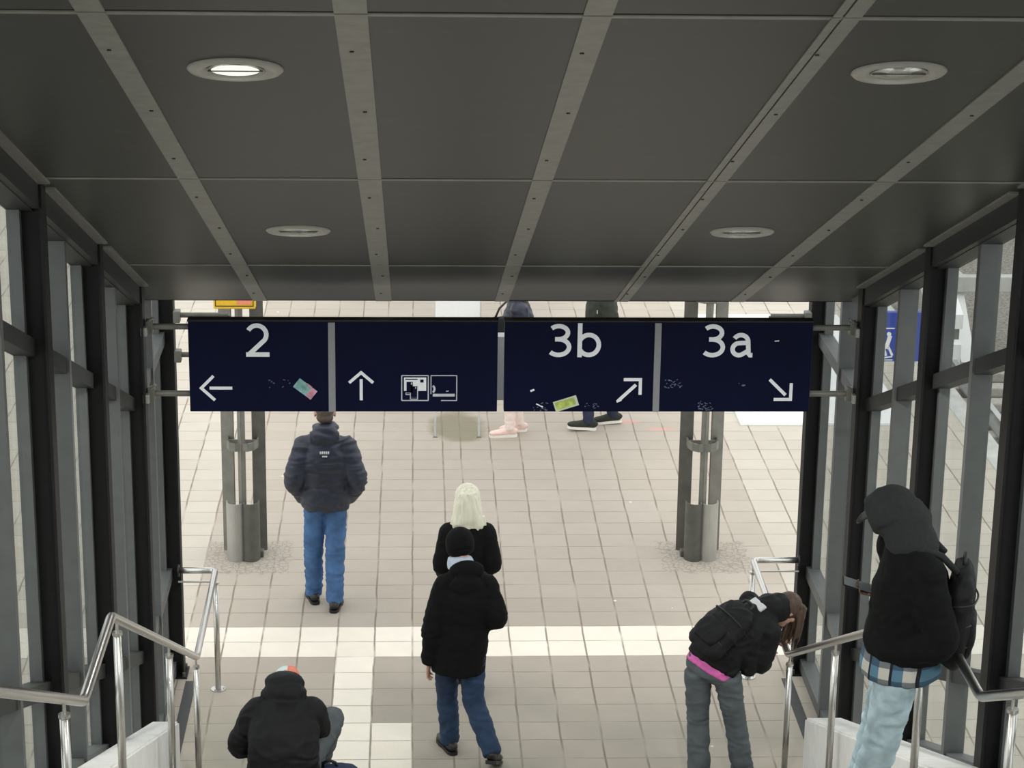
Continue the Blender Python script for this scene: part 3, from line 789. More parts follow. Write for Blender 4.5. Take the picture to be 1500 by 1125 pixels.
def build_yellow():
    r = empty('yellow_sign', (-2.27, 1.40, 2.30), 'yellow box sign on the left column, just under the ceiling edge', 'sign')
    bm = B(); box(bm, (-.175, -.045, 0), (.175, .045, .34), .008); obj('sign_box', bm, M['yellow'], r)
    bm = B(); box(bm, (-.16, -.048, .022), (.16, -.044, .030)); box(bm, (-.16, -.048, .03), (-.154, -.044, .31)); box(bm, (.154, -.048, .03), (.16, -.044, .31)); obj('dark_border', bm, M['black'], r)
    bm = B(); box(bm, (.02, -.048, .04), (.14, -.044, .08)); obj('red_print', bm, M['cap_red'], r)
    bm = B(); box(bm, (-.05, .04, .05), (.05, .10, .25)); obj('bracket', bm, M['galv_dark'], r)
build_yellow()

def build_panel_stand():
    r = empty('notice_stand', (-.33, 4.92, 0), 'white notice board on two thin posts, standing behind the navy sign', 'notice board')
    for x in (-.222, .222):
        bm = B(); box(bm, (x - .010, -.012, 0), (x + .010, .012, 2.1), .003); p = obj('post', bm, M['concrete'], r)
        bm = B(); box(bm, (x - .022, -.03, 0), (x + .022, .03, .008)); obj('foot_plate', bm, M['galv'], p)
    bm = B(); box(bm, (-.225, -.035, .9), (.225, .035, 2.05), .01); obj('board', bm, M['white_panel'], r)
    bm = B(); box(bm, (-.24, -.04, 2.05), (.24, .04, 2.09), .006); obj('cap_profile', bm, M['concrete'], r)
build_panel_stand()

def build_outside():
    bm = B(); box(bm, (2.62, 5.28, 0), (4.4, 9.6, .028), .004); o = obj('access_slab', bm, M['white_panel']); tag(o, 'white concrete slab let into the paving, behind the right end of the sign', 'slab')
    # track beds either side of the platform
    for nm, a, b in (('ballast_right', 5.15, 30), ('ballast_left', -30, -7.2)):
        bm = B(); bmesh.ops.create_grid(bm, x_segments=2, y_segments=2, size=1)
        for v in bm.verts: v.co = V(((a + b) / 2 + v.co.x * (b - a) / 2, 9 + v.co.y * 31, -.82))
        tag(obj(nm, bm, M['ballast']), kind='structure')
    for side, xc, lab in (('right', 6.62, 'railway track in dark ballast beyond the right windows'), ('left', -9.0, 'railway track beyond the left windows')):
        r = empty('railway_track', (xc, -6 if side == 'right' else 8, -.82), lab, 'track', 'railway tracks')
        for x in (-.75, .75):
            bm = B(); box(bm, (x - .07, -14, .12), (x + .07, 16, .14)); box(bm, (x - .015, -14, .14), (x + .015, 16, .25)); box(bm, (x - .035, -14, .25), (x + .035, 16, .29)); obj('rail', bm, M['rail'], r)
        bm0 = B(); box(bm0, (-1.25, -.12, 0), (1.25, .12, .12), .02); s0 = obj('sleeper', bm0, M['sleeper'], r); s0.location = (0, -13.5, 0)
        for k in range(1, 48):
            c = s0.copy(); C.objects.link(c); c.parent = r; c.location = (0, -13.5 + .62 * k, 0)
    for nm, a, b, y0 in (('trim_3', 4.95, 5.17, -20), ('trim_4', -7.22, -7.0, -20)):
        bm = B(); box(bm, (a, y0, -.15), (b, 34, .012), .01); tag(obj(nm, bm, M['concrete']), kind='structure')
    # blue information board seen through the right windows
    r = empty('information_board', (4.63, 6.4, 0), 'blue information board with a white walking figure, seen through the right windows', 'sign')
    bm = B(); box(bm, (-.42, -.04, .38), (.42, .04, .93), .006); obj('board', bm, M['blue_panel'], r)
    for x in (-.38, .38):
        bm = B(); box(bm, (x - .02, -.03, 0), (x + .02, .03, .40)); obj('leg', bm, M['galv'], r)
    bm = B(); cyl(bm, (-.28, -.043, .69), (-.28, -.048, .69), .024, 14)
    obox(bm, (-.285, -.046, .60), (.25, 0, 1), (0, 1, 0), (1, 0, -.25), .075, .003, .022)
    obox(bm, (-.315, -.046, .50), (-.3, 0, 1), (0, 1, 0), (1, 0, .3), .055, .003, .012); obox(bm, (-.255, -.046, .50), (.5, 0, -1), (0, 1, 0), (1, 0, .5), .055, .003, .012)
    obox(bm, (-.29, -.046, .43), (1, 0, .15), (0, 1, 0), (0, 0, 1), .06, .003, .007); obox(bm, (-.29, -.046, .755), (1, 0, 0), (0, 1, 0), (0, 0, 1), .065, .003, .006); obox(bm, (-.29, -.046, .40), (1, 0, 0), (0, 1, 0), (0, 0, 1), .065, .003, .005)
    obj('walking_figure', bm, M['white_panel'], r)
    # far stair enclosure with white sloping parapets
    r = empty('stair_parapet', (5.9, 10.3, -.82), 'white sloping stair parapet past the end of the track, seen through the right windows', 'parapet')
    for z0, z1 in ((.92, 1.10), (.28, .72)):
        bm = B(); prism_x(bm, -.05, .05, [(-.75, z0 - .24), (-.75, z1 - .24), (2.6, z1 + .84), (2.6, z0 + .84)]); obj('parapet', bm, M['white_panel'], r)
    for y in (-.6, .9, 2.4):
        bm = B(); box(bm, (-.04, y - .04, 0), (.04, y + .04, 1.0 + .32 * y)); obj('parapet_post', bm, M['galv'], r)
    r = empty('buffer_stop', (6.75, 10.9, -.82), 'pale buffer stop at the end of the right track, seen through the right windows', 'buffer stop')
    for sg in (-1, 1):
        bm = B(); obox(bm, (sg * .55, -.25, .42), (0, 1, .8), (1, 0, 0), (0, -.8, 1), .62, .09, .07); obj('strut', bm, M['white_panel'], r)
        bm = B(); box(bm, (sg * .55 - .08, .15, 0), (sg * .55 + .08, .30, 1.0), .01); obj('upright', bm, M['concrete'], r)
    bm = B(); box(bm, (-.95, -.02, .80), (.95, .14, 1.0), .01); obj('cross_beam', bm, M['concrete'], r)
    bm = B(); box(bm, (9.5, 4, -.82), (9.8, 40, 1.6)); tag(obj('wall_trackside', bm, M['concrete']), kind='structure')
build_outside()

# ---------------------------------------------------------------- people
def cr(p0, p1, p2, p3, t):
    return ((p1 * 2) + (p2 - p0) * t + (p0 * 2 - p1 * 5 + p2 * 4 - p3) * t * t + (p1 * 3 - p0 - p2 * 3 + p3) * t ** 3) * .5
def loft(bm, secs, n=20, sub=4, cap=.35, e=2.0):
    """closed surface through elliptical sections (centre, half width, half depth, right vector)"""
    P = [V(s[0]) for s in secs]; A = [s[1] for s in secs]; D = [s[2] for s in secs]; Rv = [V(s[3]) for s in secs]
    pts = []
    m = len(secs)
    for i in range(m - 1):
        i0, i3 = max(0, i - 1), min(m - 1, i + 2)
        for k in range(sub + (1 if i == m - 2 else 0)):
            t = k / sub
            pts.append((cr(P[i0], P[i], P[i + 1], P[i3], t), max(.002, cr(A[i0], A[i], A[i + 1], A[i3], t)), max(.002, cr(D[i0], D[i], D[i + 1], D[i3], t)), Rv[i].lerp(Rv[i + 1], t)))
    rings = []
    for i, (c, a, d, r) in enumerate(pts):
        t = (pts[min(i + 1, len(pts) - 1)][0] - pts[max(i - 1, 0)][0]).normalized()
        r = (r - t * r.dot(t)).normalized(); u = t.cross(r)
        ring = []
        for k in range(n):
            q = 2 * PI * k / n; cs, sn = math.cos(q), math.sin(q)
            f = (abs(cs) ** e + abs(sn) ** e) ** (-1 / e)
            ring.append(bm.verts.new(c + r * a * cs * f + u * d * sn * f))
        rings.append((ring, c, t, min(a, d)))
    for (r0, *_), (r1, *_) in zip(rings, rings[1:]):
        for k in range(n): bm.faces.new((r0[k], r0[(k + 1) % n], r1[(k + 1) % n], r1[k]))
    for (ring, c, t, w), s in ((rings[0], -1), (rings[-1], 1)):
        v = bm.verts.new(c + t * s * w * cap)
        for k in range(n):
            f = (ring[(k + 1) % n], ring[k], v) if s < 0 else (ring[k], ring[(k + 1) % n], v)
            bm.faces.new(f)
    return bm
def limb(bm, pts, n=14, sub=4, cap=.5):
    """round tapering limb through (point, radius)"""
    d = (V(pts[-1][0]) - V(pts[0][0])); ref = V((1, 0, 0)) if abs(d.normalized().x) < .8 else V((0, 1, 0))
    return loft(bm, [(p, r, r, ref) for p, r in pts], n, sub, cap)
def ell(bm, c, r, axes=None, n=18):
    ax = axes or (V((1, 0, 0)), V((0, 1, 0)), V((0, 0, 1)))
    t = bmesh.ops.create_uvsphere(bm, u_segments=n, v_segments=n // 2 + 3, radius=1)
    for v in t['verts']: v.co = V(c) + ax[0] * v.co.x * r[0] + ax[1] * v.co.y * r[1] + ax[2] * v.co.z * r[2]
    return bm
def skinned(name, bm, material, parent, voxel=.01, smooth=3, amp=0., freq=(9, 9, 9), seed=0, label=None, ridge=True):
    """union of everything in bm into one continuous surface, smoothed, with optional cloth folds"""
    bmesh.ops.recalc_face_normals(bm, faces=bm.faces[:])
    me = bpy.data.meshes.new('tmp'); bm.to_mesh(me); bm.free()
    o = bpy.data.objects.new('tmp', me); C.objects.link(o)
    md = o.modifiers.new('r', 'REMESH'); md.mode = 'VOXEL'; md.voxel_size = voxel; md.adaptivity = 0
    dg = bpy.context.evaluated_depsgraph_get(); dg.update()
    m2 = bpy.data.meshes.new_from_object(o.evaluated_get(dg)); bpy.data.objects.remove(o); bpy.data.meshes.remove(me)
    b2 = B(); b2.from_mesh(m2); bpy.data.meshes.remove(m2)
    for _ in range(smooth): bmesh.ops.smooth_vert(b2, verts=b2.verts[:], factor=.5, use_axis_x=True, use_axis_y=True, use_axis_z=True)
    if amp:
        b2.normal_update(); off = V((seed * 3.7, seed * 1.3, seed * 7.1)); mv = []
        for v in b2.verts:
            q = V((v.co.x * freq[0], v.co.y * freq[1], v.co.z * freq[2])) + off
            w = noise.noise(q * .6 + V((4, 2, 9))) * 1.3
            h = noise.noise(q + V((w, w, -w)))
            h = (1 - abs(h) * 2.2) if ridge else h
            h = h * .75 + .35 * noise.noise(q * 2.3)
            mv.append(v.normal * (h - .3) * amp)
        for v, d in zip(b2.verts, mv): v.co += d
    return obj(name, b2, material, parent, smooth=True, label=label)

def head_mesh(bm, H, f, u, k=1.0):
    f = V(f).normalized(); u = (V(u) - f * V(u).dot(f)).normalized(); r = f.cross(u); ax = (r, f, u); H = V(H)
    q = lambda x, y, z: H + (r * x + f * y + u * z) * k
    e = lambda c, s: ell(bm, q(*c), [a * k for a in s], ax)
    e((0, -.012, .030), (.076, .096, .088)); e((0, .022, -.040), (.060, .070, .078)); e((0, .060, -.085), (.034, .034, .030))
    e((0, .090, .030), (.050, .014, .016))                                        # brow
    e((0, .098, -.016), (.013, .022, .026)); e((0, .104, -.030), (.018, .014, .011))      # nose
    e((0, .088, -.060), (.026, .012, .007)); e((0, .086, -.070), (.022, .012, .007))      # lips
    for s in (-1, 1):
        e((s * .078, -.008, -.004), (.010, .022, .034)); e((s * .045, .060, -.020), (.022, .026, .024))
    return q
def head_eyes(parent, H, f, u, k=1.0):
    f = V(f).normalized(); u = (V(u) - f * V(u).dot(f)).normalized(); r = f.cross(u)
    for s in (-1, 1):
        bm = B(); ell(bm, V(H) + (r * s * .031 + f * .083 + u * .010) * k, (.0125, .0125, .0125)); obj('eye', bm, M['eye'], parent, smooth=True)
def hand_mesh(bm, w, d, n, t, curl=.35, k=1.0):
    """palm with four separate bent fingers and a side thumb. w wrist, d towards the fingers, n out of the palm, t thumb side"""
    d = V(d).normalized(); n = (V(n) - d * V(n).dot(d)).normalized(); t = (V(t) - d * V(t).dot(d) - n * V(t).dot(n)).normalized(); w = V(w)
    loft(bm, [(w - d * .02 * k, .026 * k, .020 * k, t), (w + d * .015 * k, .030 * k, .017 * k, t), (w + d * .05 * k, .040 * k, .016 * k, t), (w + d * .085 * k, .040 * k, .012 * k, t)], 16, 3, .4)
    for off, ln, sp in ((.033, .068, .10), (.011, .078, .03), (-.011, .072, -.04), (-.032, .056, -.12)):
        p = w + d * .080 * k + t * off * k; a = .12 + curl * .3; pts = [(p - d * .012 * k, .0095 * k)]
        for fr, da in ((.45, 0), (.30, curl), (.25, curl * .9)):
            a += da; dr = (d * math.cos(a) + n * math.sin(a) + t * sp).normalized(); p = p + dr * ln * fr * k; pts.append((p, (.0092 - .0012 * len(pts) * .6) * k))
        limb(bm, pts, 10, 3, .8)
    p = w + d * .022 * k + t * .026 * k; pts = [(p, .013 * k)]
    for ln, (cd, ct, cn) in ((.035, (.60, .75, .25)), (.030, (.80, .45, .40)), (.026, (.88, .15, .45))):
        p = p + (d * cd + t * ct + n * cn).normalized() * ln * k; pts.append((p, (.0115 - .001 * len(pts)) * k))
    limb(bm, pts, 10, 3, .8)

def shoe(parent, an, d, zfloor, upper, sole, k=1.0, pitch=0., name='shoe'):
    """an: ankle; d: toe direction; pitch: heel lift"""
    d = V((d[0], d[1], 0)).normalized(); side = V((d.y, -d.x, 0)); a = V(an)
    o = V((a.x, a.y, zfloor))
    dd = d * math.cos(pitch) - V((0, 0, 1)) * math.sin(pitch); up = V((0, 0, 1)) * math.cos(pitch) + d * math.sin(pitch)
    tip = .205 * k
    base = o + (V((0, 0, 1)) * math.sin(pitch) * tip if pitch > 0 else V((0, 0, 0)))
    if pitch < 0: base = o + V((0, 0, 1)) * 0 + V((0, 0, 1)) * math.sin(-pitch) * .06 * k
    bm = B()
    loft(bm, [(base + dd * x * k + up * (h + .016) * k, w * k, h * k, side) for x, w, h in ((-.078, .022, .026), (-.062, .034, .038), (-.02, .037, .044), (.04, .040, .040), (.10, .046, .031), (.15, .045, .026), (.188, .034, .021), (.204, .018, .014))], 16, 3, .4, e=2.6)
    limb(bm, [(base + up * .05 * k - dd * .01 * k, .042 * k), (base + up * .098 * k - dd * .012 * k, .046 * k)], 14, 2, .2)
    s = skinned(name, bm, upper, parent, .007, 2)
    bm = B(); n = 12
    ol = [(-.085, .010), (-.078, .026), (-.05, .038), (0, .039), (.05, .041), (.10, .049), (.15, .048), (.19, .036), (.208, .016)]
    outl = [(x, w) for x, w in ol] + [(x, -w) for x, w in reversed(ol)]
    lo = [bm.verts.new(base + dd * x * k + side * w * k) for x, w in outl]; hi = [bm.verts.new(base + dd * x * k + side * w * k * 1.0 + up * (.026 if x < .1 else .022) * k) for x, w in outl]
    bm.faces.new(lo); bm.faces.new(hi[::-1]); q = len(outl)
    for i in range(q): bm.faces.new((lo[i], lo[(i + 1) % q], hi[(i + 1) % q], hi[i]))
    obj('sole', bm, sole, s)

def mid(a, b, t=.5): return V(a).lerp(V(b), t)

def person(label, root, J, cloth, hair=None):
    """J: joints in world space.  Returns the root and the localised joints."""
    r = empty('person', root, label, 'person')
    o = V(root)
    vecs = {'hf', 'hu', 'pr', 'sr', 'fL', 'fR', 'hdL', 'hdR', 'hnL', 'hnR', 'htL', 'htR'}
    j = {k: (V(v) if (k in vecs) else V(v) - o) if isinstance(v, (tuple, list, Vector)) else v for k, v in J.items()}
    pr, sr = j['pr'].normalized(), j['sr'].normalized()
    s = j.get('size', 1.0)
    skin = cloth.get('skin', M['skin'])
    # ---- body: one continuous surface
    bm = B()
    loft(bm, [(j['P'] - (j['W'] - j['P']).normalized() * .07, .10 * s, .08 * s, pr), (j['P'], .135 * s, .095 * s, pr), (j['W'], .115 * s, .085 * s, pr.lerp(sr, .5)), (j['C'], .14 * s, .095 * s, sr), (mid(j['C'], j['N'], .65), .125 * s, .075 * s, sr), (j['N'], .062 * s, .058 * s, sr), (mid(j['N'], j['H'], .5), .052 * s, .054 * s, sr), (j['H'], .05 * s, .05 * s, sr)], 20, 4)
    for q in 'LR':
        limb(bm, [(mid(j['N'], j['sh' + q], .3), .045 * s), (j['sh' + q], .055 * s), (mid(j['sh' + q], j['el' + q]), .045 * s), (j['el' + q], .037 * s), (mid(j['el' + q], j['wr' + q], .4), .038 * s), (j['wr' + q], .026 * s)])
        limb(bm, [(j['hip' + q], .080 * s), (mid(j['hip' + q], j['kn' + q]), .066 * s), (j['kn' + q], .050 * s), (mid(j['kn' + q], j['an' + q], .35), .050 * s), (j['an' + q], .034 * s)])
        fd = j['f' + q]; fd = V((fd.x, fd.y, 0)).normalized()
        limb(bm, [(j['an' + q], .033 * s), (j['an' + q] + fd * .06 * s - V((0, 0, .03 * s)), .028 * s), (j['an' + q] + fd * .12 * s - V((0, 0, .042 * s)), .022 * s)])
        hand_mesh(bm, j['wr' + q], j['hd' + q], j['hn' + q], j['ht' + q], j.get('curl' + q, .35), s)
    head_mesh(bm, j['H'], j['hf'], j['hu'], s)
    skinned('body', bm, skin, r, .0062, 2)
    head_eyes(r, j['H'], j['hf'], j['hu'], s)
    return r, j

def trousers(r, j, m, s=1.0, rk=.074, ra=.062, rh=.098, amp=.007, seed=1, drop=.0, name='trousers', hipw=None):
    bm = B(); pr = j['pr'].normalized(); up = (j['W'] - j['P']).normalized()
    w = hipw or .165 * s
    loft(bm, [(j['P'] - up * .085 * s, w * .80, .090 * s, pr), (j['P'] - up * .02, w, .118 * s, pr), (j['P'] + up * .08 * s, w * .96, .112 * s, pr), (j['P'] + up * .13 * s, w * .92, .105 * s, pr)], 20, 3, .2)
    for q in 'LR':
        h, k, a = j['hip' + q], j['kn' + q], j['an' + q]
        e = a + (a - k).normalized() * .015
        limb(bm, [(h, rh * s), (mid(h, k, .45), (rh * .55 + rk * .45) * s), (k, rk * s), (mid(k, a, .45), (rk * .5 + ra * .5) * s * 1.02), (e, ra * s)], 16, 4, .12)
    return skinned(name, bm, m, r, .0095, 3, amp, (6, 6, 15), seed)

def jacket(r, j, m, s=1.0, hem=.05, a=(.20, .205, .195, .21, .185), d=(.150, .155, .140, .145, .110), slv=(.088, .080, .072, .064, .052), amp=.007, seed=2, collar=.085, colh=.05, name='jacket', extra=None, freq=(7, 7, 11), cuff=0., voxel=.0095):
    bm = B(); pr, sr = j['pr'].normalized(), j['sr'].normalized(); up = (j['W'] - j['P']).normalized(); un = (j['N'] - j['C']).normalized()
    secs = [(j['P'] - up * hem, a[0] * s, d[0] * s, pr), (j['P'] + up * .06, a[1] * s, d[1] * s, pr), (j['W'] + up * .02, a[2] * s, d[2] * s, pr.lerp(sr, .5)), (j['C'], a[3] * s, d[3] * s, sr),
            (mid(j['C'], j['N'], .62), a[4] * s, d[4] * s, sr), (j['N'] - un * .01, collar * 1.15 * s, collar * 1.05 * s, sr), (j['N'] + un * colh, collar * s, collar * .96 * s, sr)]
    loft(bm, secs, 24, 4, .1)
    for q in 'LR':
        S, E, Wr = j['sh' + q], j['el' + q], j['wr' + q]
        sl = slv[0] * s
        ell(bm, S, (sl, sl, sl))
        limb(bm, [(j['N'] - un * .035, .075 * s), (mid(j['N'], S, .5) - un * .022, .080 * s), (S - un * .004, sl * .96)], 14, 4)
        limb(bm, [(S, sl), (mid(S, E), slv[1] * s), (E, slv[2] * s), (mid(E, Wr, .5), slv[3] * s), (Wr + (Wr - E).normalized() * cuff, slv[4] * s)], 16, 4, .1)
    if extra: extra(bm)
    return skinned(name, bm, m, r, voxel, 3, amp, freq, seed)

X, Y, Z = V((1, 0, 0)), V((0, 1, 0)), V((0, 0, 1))

def stand(c, fwd, h=1.75, z0=0., strideL=.0, strideR=.0, lean=0., shw=.18):
    """default upright joints; strides are ankle offsets along the walking direction"""
    f = V((fwd[0], fwd[1], 0)).normalized(); rt = f.cross(Z); k = h / 1.75; c = V((c[0], c[1], z0))
    g = lambda x, y, z: c + rt * x * k + f * y * k + Z * z * k
    J = dict(P=g(0, 0, .92), W=g(0, 0, 1.07), C=g(0, -.01, 1.27), N=g(0, -.005, 1.475), H=g(0, .03, 1.635), hf=f, hu=Z, pr=rt, sr=rt, size=k)
    for q, s, st in (('L', -1, strideL), ('R', 1, strideR)):
        J['sh' + q] = g(s * shw, -.01, 1.405); J['el' + q] = g(s * .235, -.04, 1.12); J['wr' + q] = g(s * .225, .06, .875)
        J['hip' + q] = g(s * .088, 0, .90); J['kn' + q] = g(s * .095, st * .5 + .03 + abs(st) * .12, .485); J['an' + q] = g(s * .095, st, .085)
        J['f' + q] = f; J['hd' + q] = (f * .35 - Z).normalized(); J['hn' + q] = rt * -s; J['ht' + q] = f
    return J

# 1 -- man in navy puffer jacket
def p_navy():
    J = stand((-1.487, .42), (0, 1), 1.80, 0, .14, -.07)
    J.update(shL=(-1.655, .40, 1.405), shR=(-1.319, .40, 1.405), elL=(-1.735, .35, 1.14), elR=(-1.232, .35, 1.14), wrL=(-1.665, .50, .925), wrR=(-1.300, .50, .925),
             hdL=(.35, 1, -.4), hdR=(-.35, 1, -.4), knL=(-1.595, .49, .49), anL=(-1.598, .545, .085), knR=(-1.415, .40, .49), anR=(-1.42, .365, .085), fL=(-.22, 1, 0), fR=(.12, 1, 0),
             hipL=(-1.575, .42, .91), hipR=(-1.405, .42, .91))
    r, j = person('person in navy padded jacket and blue jeans walking away near the left column', (-1.487, .42, 0), J, {})
    N = j['N']
    def ex(bm):
        ell(bm, N + V((0, -.075, .005)), (.125, .070, .085)); ell(bm, N + V((0, -.01, .045)), (.112, .105, .055))
        for z in (.88, ): loft(bm, [(j['P'] + V((0, 0, -.045)), .190, .150, X), (j['P'] + V((0, 0, -.015)), .200, .158, X)], 24, 2, .1)
    jk = jacket(r, j, M['navy_jacket'], 1.0, hem=.07, a=(.192, .212, .208, .222, .195), d=(.150, .165, .155, .160, .122), slv=(.094, .094, .088, .076, .058), amp=.014, seed=3, collar=.100, colh=.055, extra=ex, freq=(6, 6, 13))
    bm = B()
    rr = random.Random(4)
    # small two-line white print between the shoulders
    z0, y0 = 1.405, -.175
    for i in range(5): obox(bm, (-.032 + i * .016, y0, z0), (1, 0, 0), (0, 1, .25), (0, -.25, 1), .0055, .004, .010)
    for i in range(3): obox(bm, (-.012 + i * .014, y0 - .004, z0 - .030), (1, 0, 0), (0, 1, .25), (0, -.25, 1), .006, .004, .005)
    bk = obj('back_print', bm, M['white_cloth'], jk)
    bk.name = 'back_print'
    trousers(r, j, M['jeans'], 1.0, rk=.080, ra=.070, rh=.092, amp=.011, seed=5)
    bm = B(); f, u = J['hf'], J['hu']; H = j['H']
    ell(bm, H + V((0, -.022, .042)), (.081, .094, .085)); ell(bm, H + V((0, -.050, -.025)), (.070, .060, .055)); 
    skinned('hair', bm, M['hair_grey'], r, .008, 2, .003, (40, 40, 40), 2)
    for q, p in (('L', .0), ('R', .0)): shoe(r, j['an' + q], J['f' + q], 0, M['dark_shoe'], M['black'], 1.05, p)
p_navy()

# 2 -- blonde woman
def p_blonde():
    J = stand((-.372, -1.25), (0, 1), 1.64, 0, .18, -.12, shw=.165)
    J.update(shL=(-.505, -1.26, 1.285), shR=(-.235, -1.26, 1.285), elL=(-.565, -1.29, 1.05), elR=(-.180, -1.31, 1.06), wrL=(-.545, -1.12, .90), wrR=(-.215, -1.12, .93), hdL=(.3, 1, -.5), hdR=(-.3, 1, -.4),
             anR=(-.312, -1.37, .095), knR=(-.305, -1.26, .46), anL=(-.43, -1.05, .085), knL=(-.44, -1.10, .46))
    r, j = person('person with long platinum hair and black coat, partly hidden by a black knit hat', (-.372, -1.25, 0), J, {})
    jacket(r, j, M['black_wool'], .94, hem=.20, a=(.205, .195, .175, .185, .160), d=(.155, .150, .130, .140, .110), slv=(.085, .078, .070, .062, .052), amp=.007, seed=8, collar=.085, name='coat')
    trousers(r, j, M['black_trousers'], .94, rk=.066, ra=.050, rh=.095, amp=.004, seed=9)
    bm = B(); H = j['H']
    ell(bm, H + V((0, -.010, .035)), (.094, .106, .096))
    loft(bm, [(H + V((0, -.02, .06)), .085, .09, X), (H + V((0, -.045, -.02)), .102, .085, X), (H + V((.0, -.075, -.12)), .112, .068, X), (H + V((.006, -.090, -.165)), .112, .045, X), (H + V((.006, -.100, -.185)), .106, .022, X)], 24, 4, .2)
    rr = random.Random(12)
    for k in range(40):
        x = -.112 + .224 * k / 39 + rr.uniform(-.004, .004); y = -.108 + .05 * (abs(x) / .11) ** 2 + rr.uniform(-.012, .010); l = rr.uniform(.05, .125) * (1.0 - .35 * abs(x) / .11)
        p = H + V((x + .006, y, -.155)); limb(bm, [(p + Z * .05, .012), (p - Z * l * .5 + X * (x * .12 + rr.uniform(-.006, .006)), .010), (p - Z * l + X * (x * .22 + rr.uniform(-.014, .014)) - Y * .006, .0035)], 8, 3)
    skinned('hair', bm, M['hair_blond'], r, .006, 1, .005, (55, 55, 5), 3)
    shoe(r, j['anL'], (0, 1), 0, M['dark_shoe'], M['black'], .92); shoe(r, j['anR'], (.08, 1), 0, M['dark_shoe'], M['black'], .92, .25, 'shoe')
p_blonde()

# 3 -- man in knit hat
def p_beanie():
    J = stand((-.41, -2.42), (0, 1), 1.74, 0, .15, -.2)
    J.update(P=(-.445, -2.40, .91), W=(-.435, -2.40, 1.05), C=(-.405, -2.41, 1.235), N=(-.425, -2.39, 1.44), H=(-.452, -2.335, 1.605), hf=(-.45, .9, -.05),
             shL=(-.548, -2.42, 1.325), shR=(-.268, -2.42, 1.325), elL=(-.632, -2.45, 1.04), elR=(-.195, -2.48, 1.12), wrL=(-.660, -2.42, .755), wrR=(-.265, -2.26, 1.00),
             hdL=(-.12, .25, -1), hnL=(.9, -.2, .1), htL=(.2, 1, .1), hdR=(-.5, 1, -.2), curlL=.45,
             hipL=(-.53, -2.40, .88), hipR=(-.365, -2.40, .88), knL=(-.535, -2.28, .48), anL=(-.508, -2.27, .085), knR=(-.345, -2.42, .46), anR=(-.222, -2.66, .175), fL=(-.35, 1, 0), fR=(.25, 1, 0))
    r, j = person('person in black knit hat, black jacket and dark blue jeans, mid stride in the centre', (-.41, -2.42, 0), J, {})
    N = j['N']
    def ex(bm):
        ell(bm, N + V((.025, -.075, .028)), (.122, .060, .066)); ell(bm, N + V((.02, -.125, -.07)), (.115, .05, .070))
    jacket(r, j, M['black_wool'], 1.0, hem=.225, a=(.190, .198, .200, .222, .198), d=(.150, .160, .150, .160, .120), slv=(.092, .086, .080, .072, .060), amp=.010, seed=11, collar=.088, colh=.03, extra=ex)
    bm = B(); un = (j['H'] - N).normalized()
    loft(bm, [(N + un * .015 + V((-.014, .012, 0)), .096, .094, X), (N + un * .065 + V((-.014, .008, 0)), .090, .088, X), (N + un * .090 + V((-.012, .006, 0)), .080, .078, X)], 24, 3, .1)
    skinned('collar', bm, M['pale_blue'], r, .008, 2, .004, (14, 14, 14), 4, label='pale blue shirt collar')
    trousers(r, j, M['jeans_dark'], 1.0, rk=.078, ra=.068, rh=.098, amp=.009, seed=13)
    bm = B(); H = j['H']; f = V(J['hf']).normalized()
    loft(bm, [(H - f * .030 - Z * .070, .070, .070, X), (H - f * .012 - Z * .030, .096, .098, X), (H - f * .005 + Z * .010, .101, .110, X), (H - f * .005 + Z * .045, .097, .108, X), (H - f * .010 + Z * .082, .080, .092, X), (H - f * .012 + Z * .110, .054, .064, X), (H - f * .012 + Z * .125, .022, .026, X)], 24, 4, .4)
    ht = skinned('knit_hat', bm, M['black_wool'], r, .008, 2, .002, (60, 60, 20), 4)
    bm = B(); loft(bm, [(H - f * .026 - Z * .066, .078, .078, X), (H - f * .018 - Z * .045, .094, .094, X), (H - f * .012 - Z * .020, .102, .104, X)], 24, 3, .1); skinned('hat_brim', bm, M['black_wool'], ht, .008, 2)
    shoe(r, j['anL'], J['fL'], 0, M['dark_shoe'], M['black'], 1.03); shoe(r, j['anR'], J['fR'], 0, M['dark_shoe'], M['black'], 1.03, .42)
p_beanie()

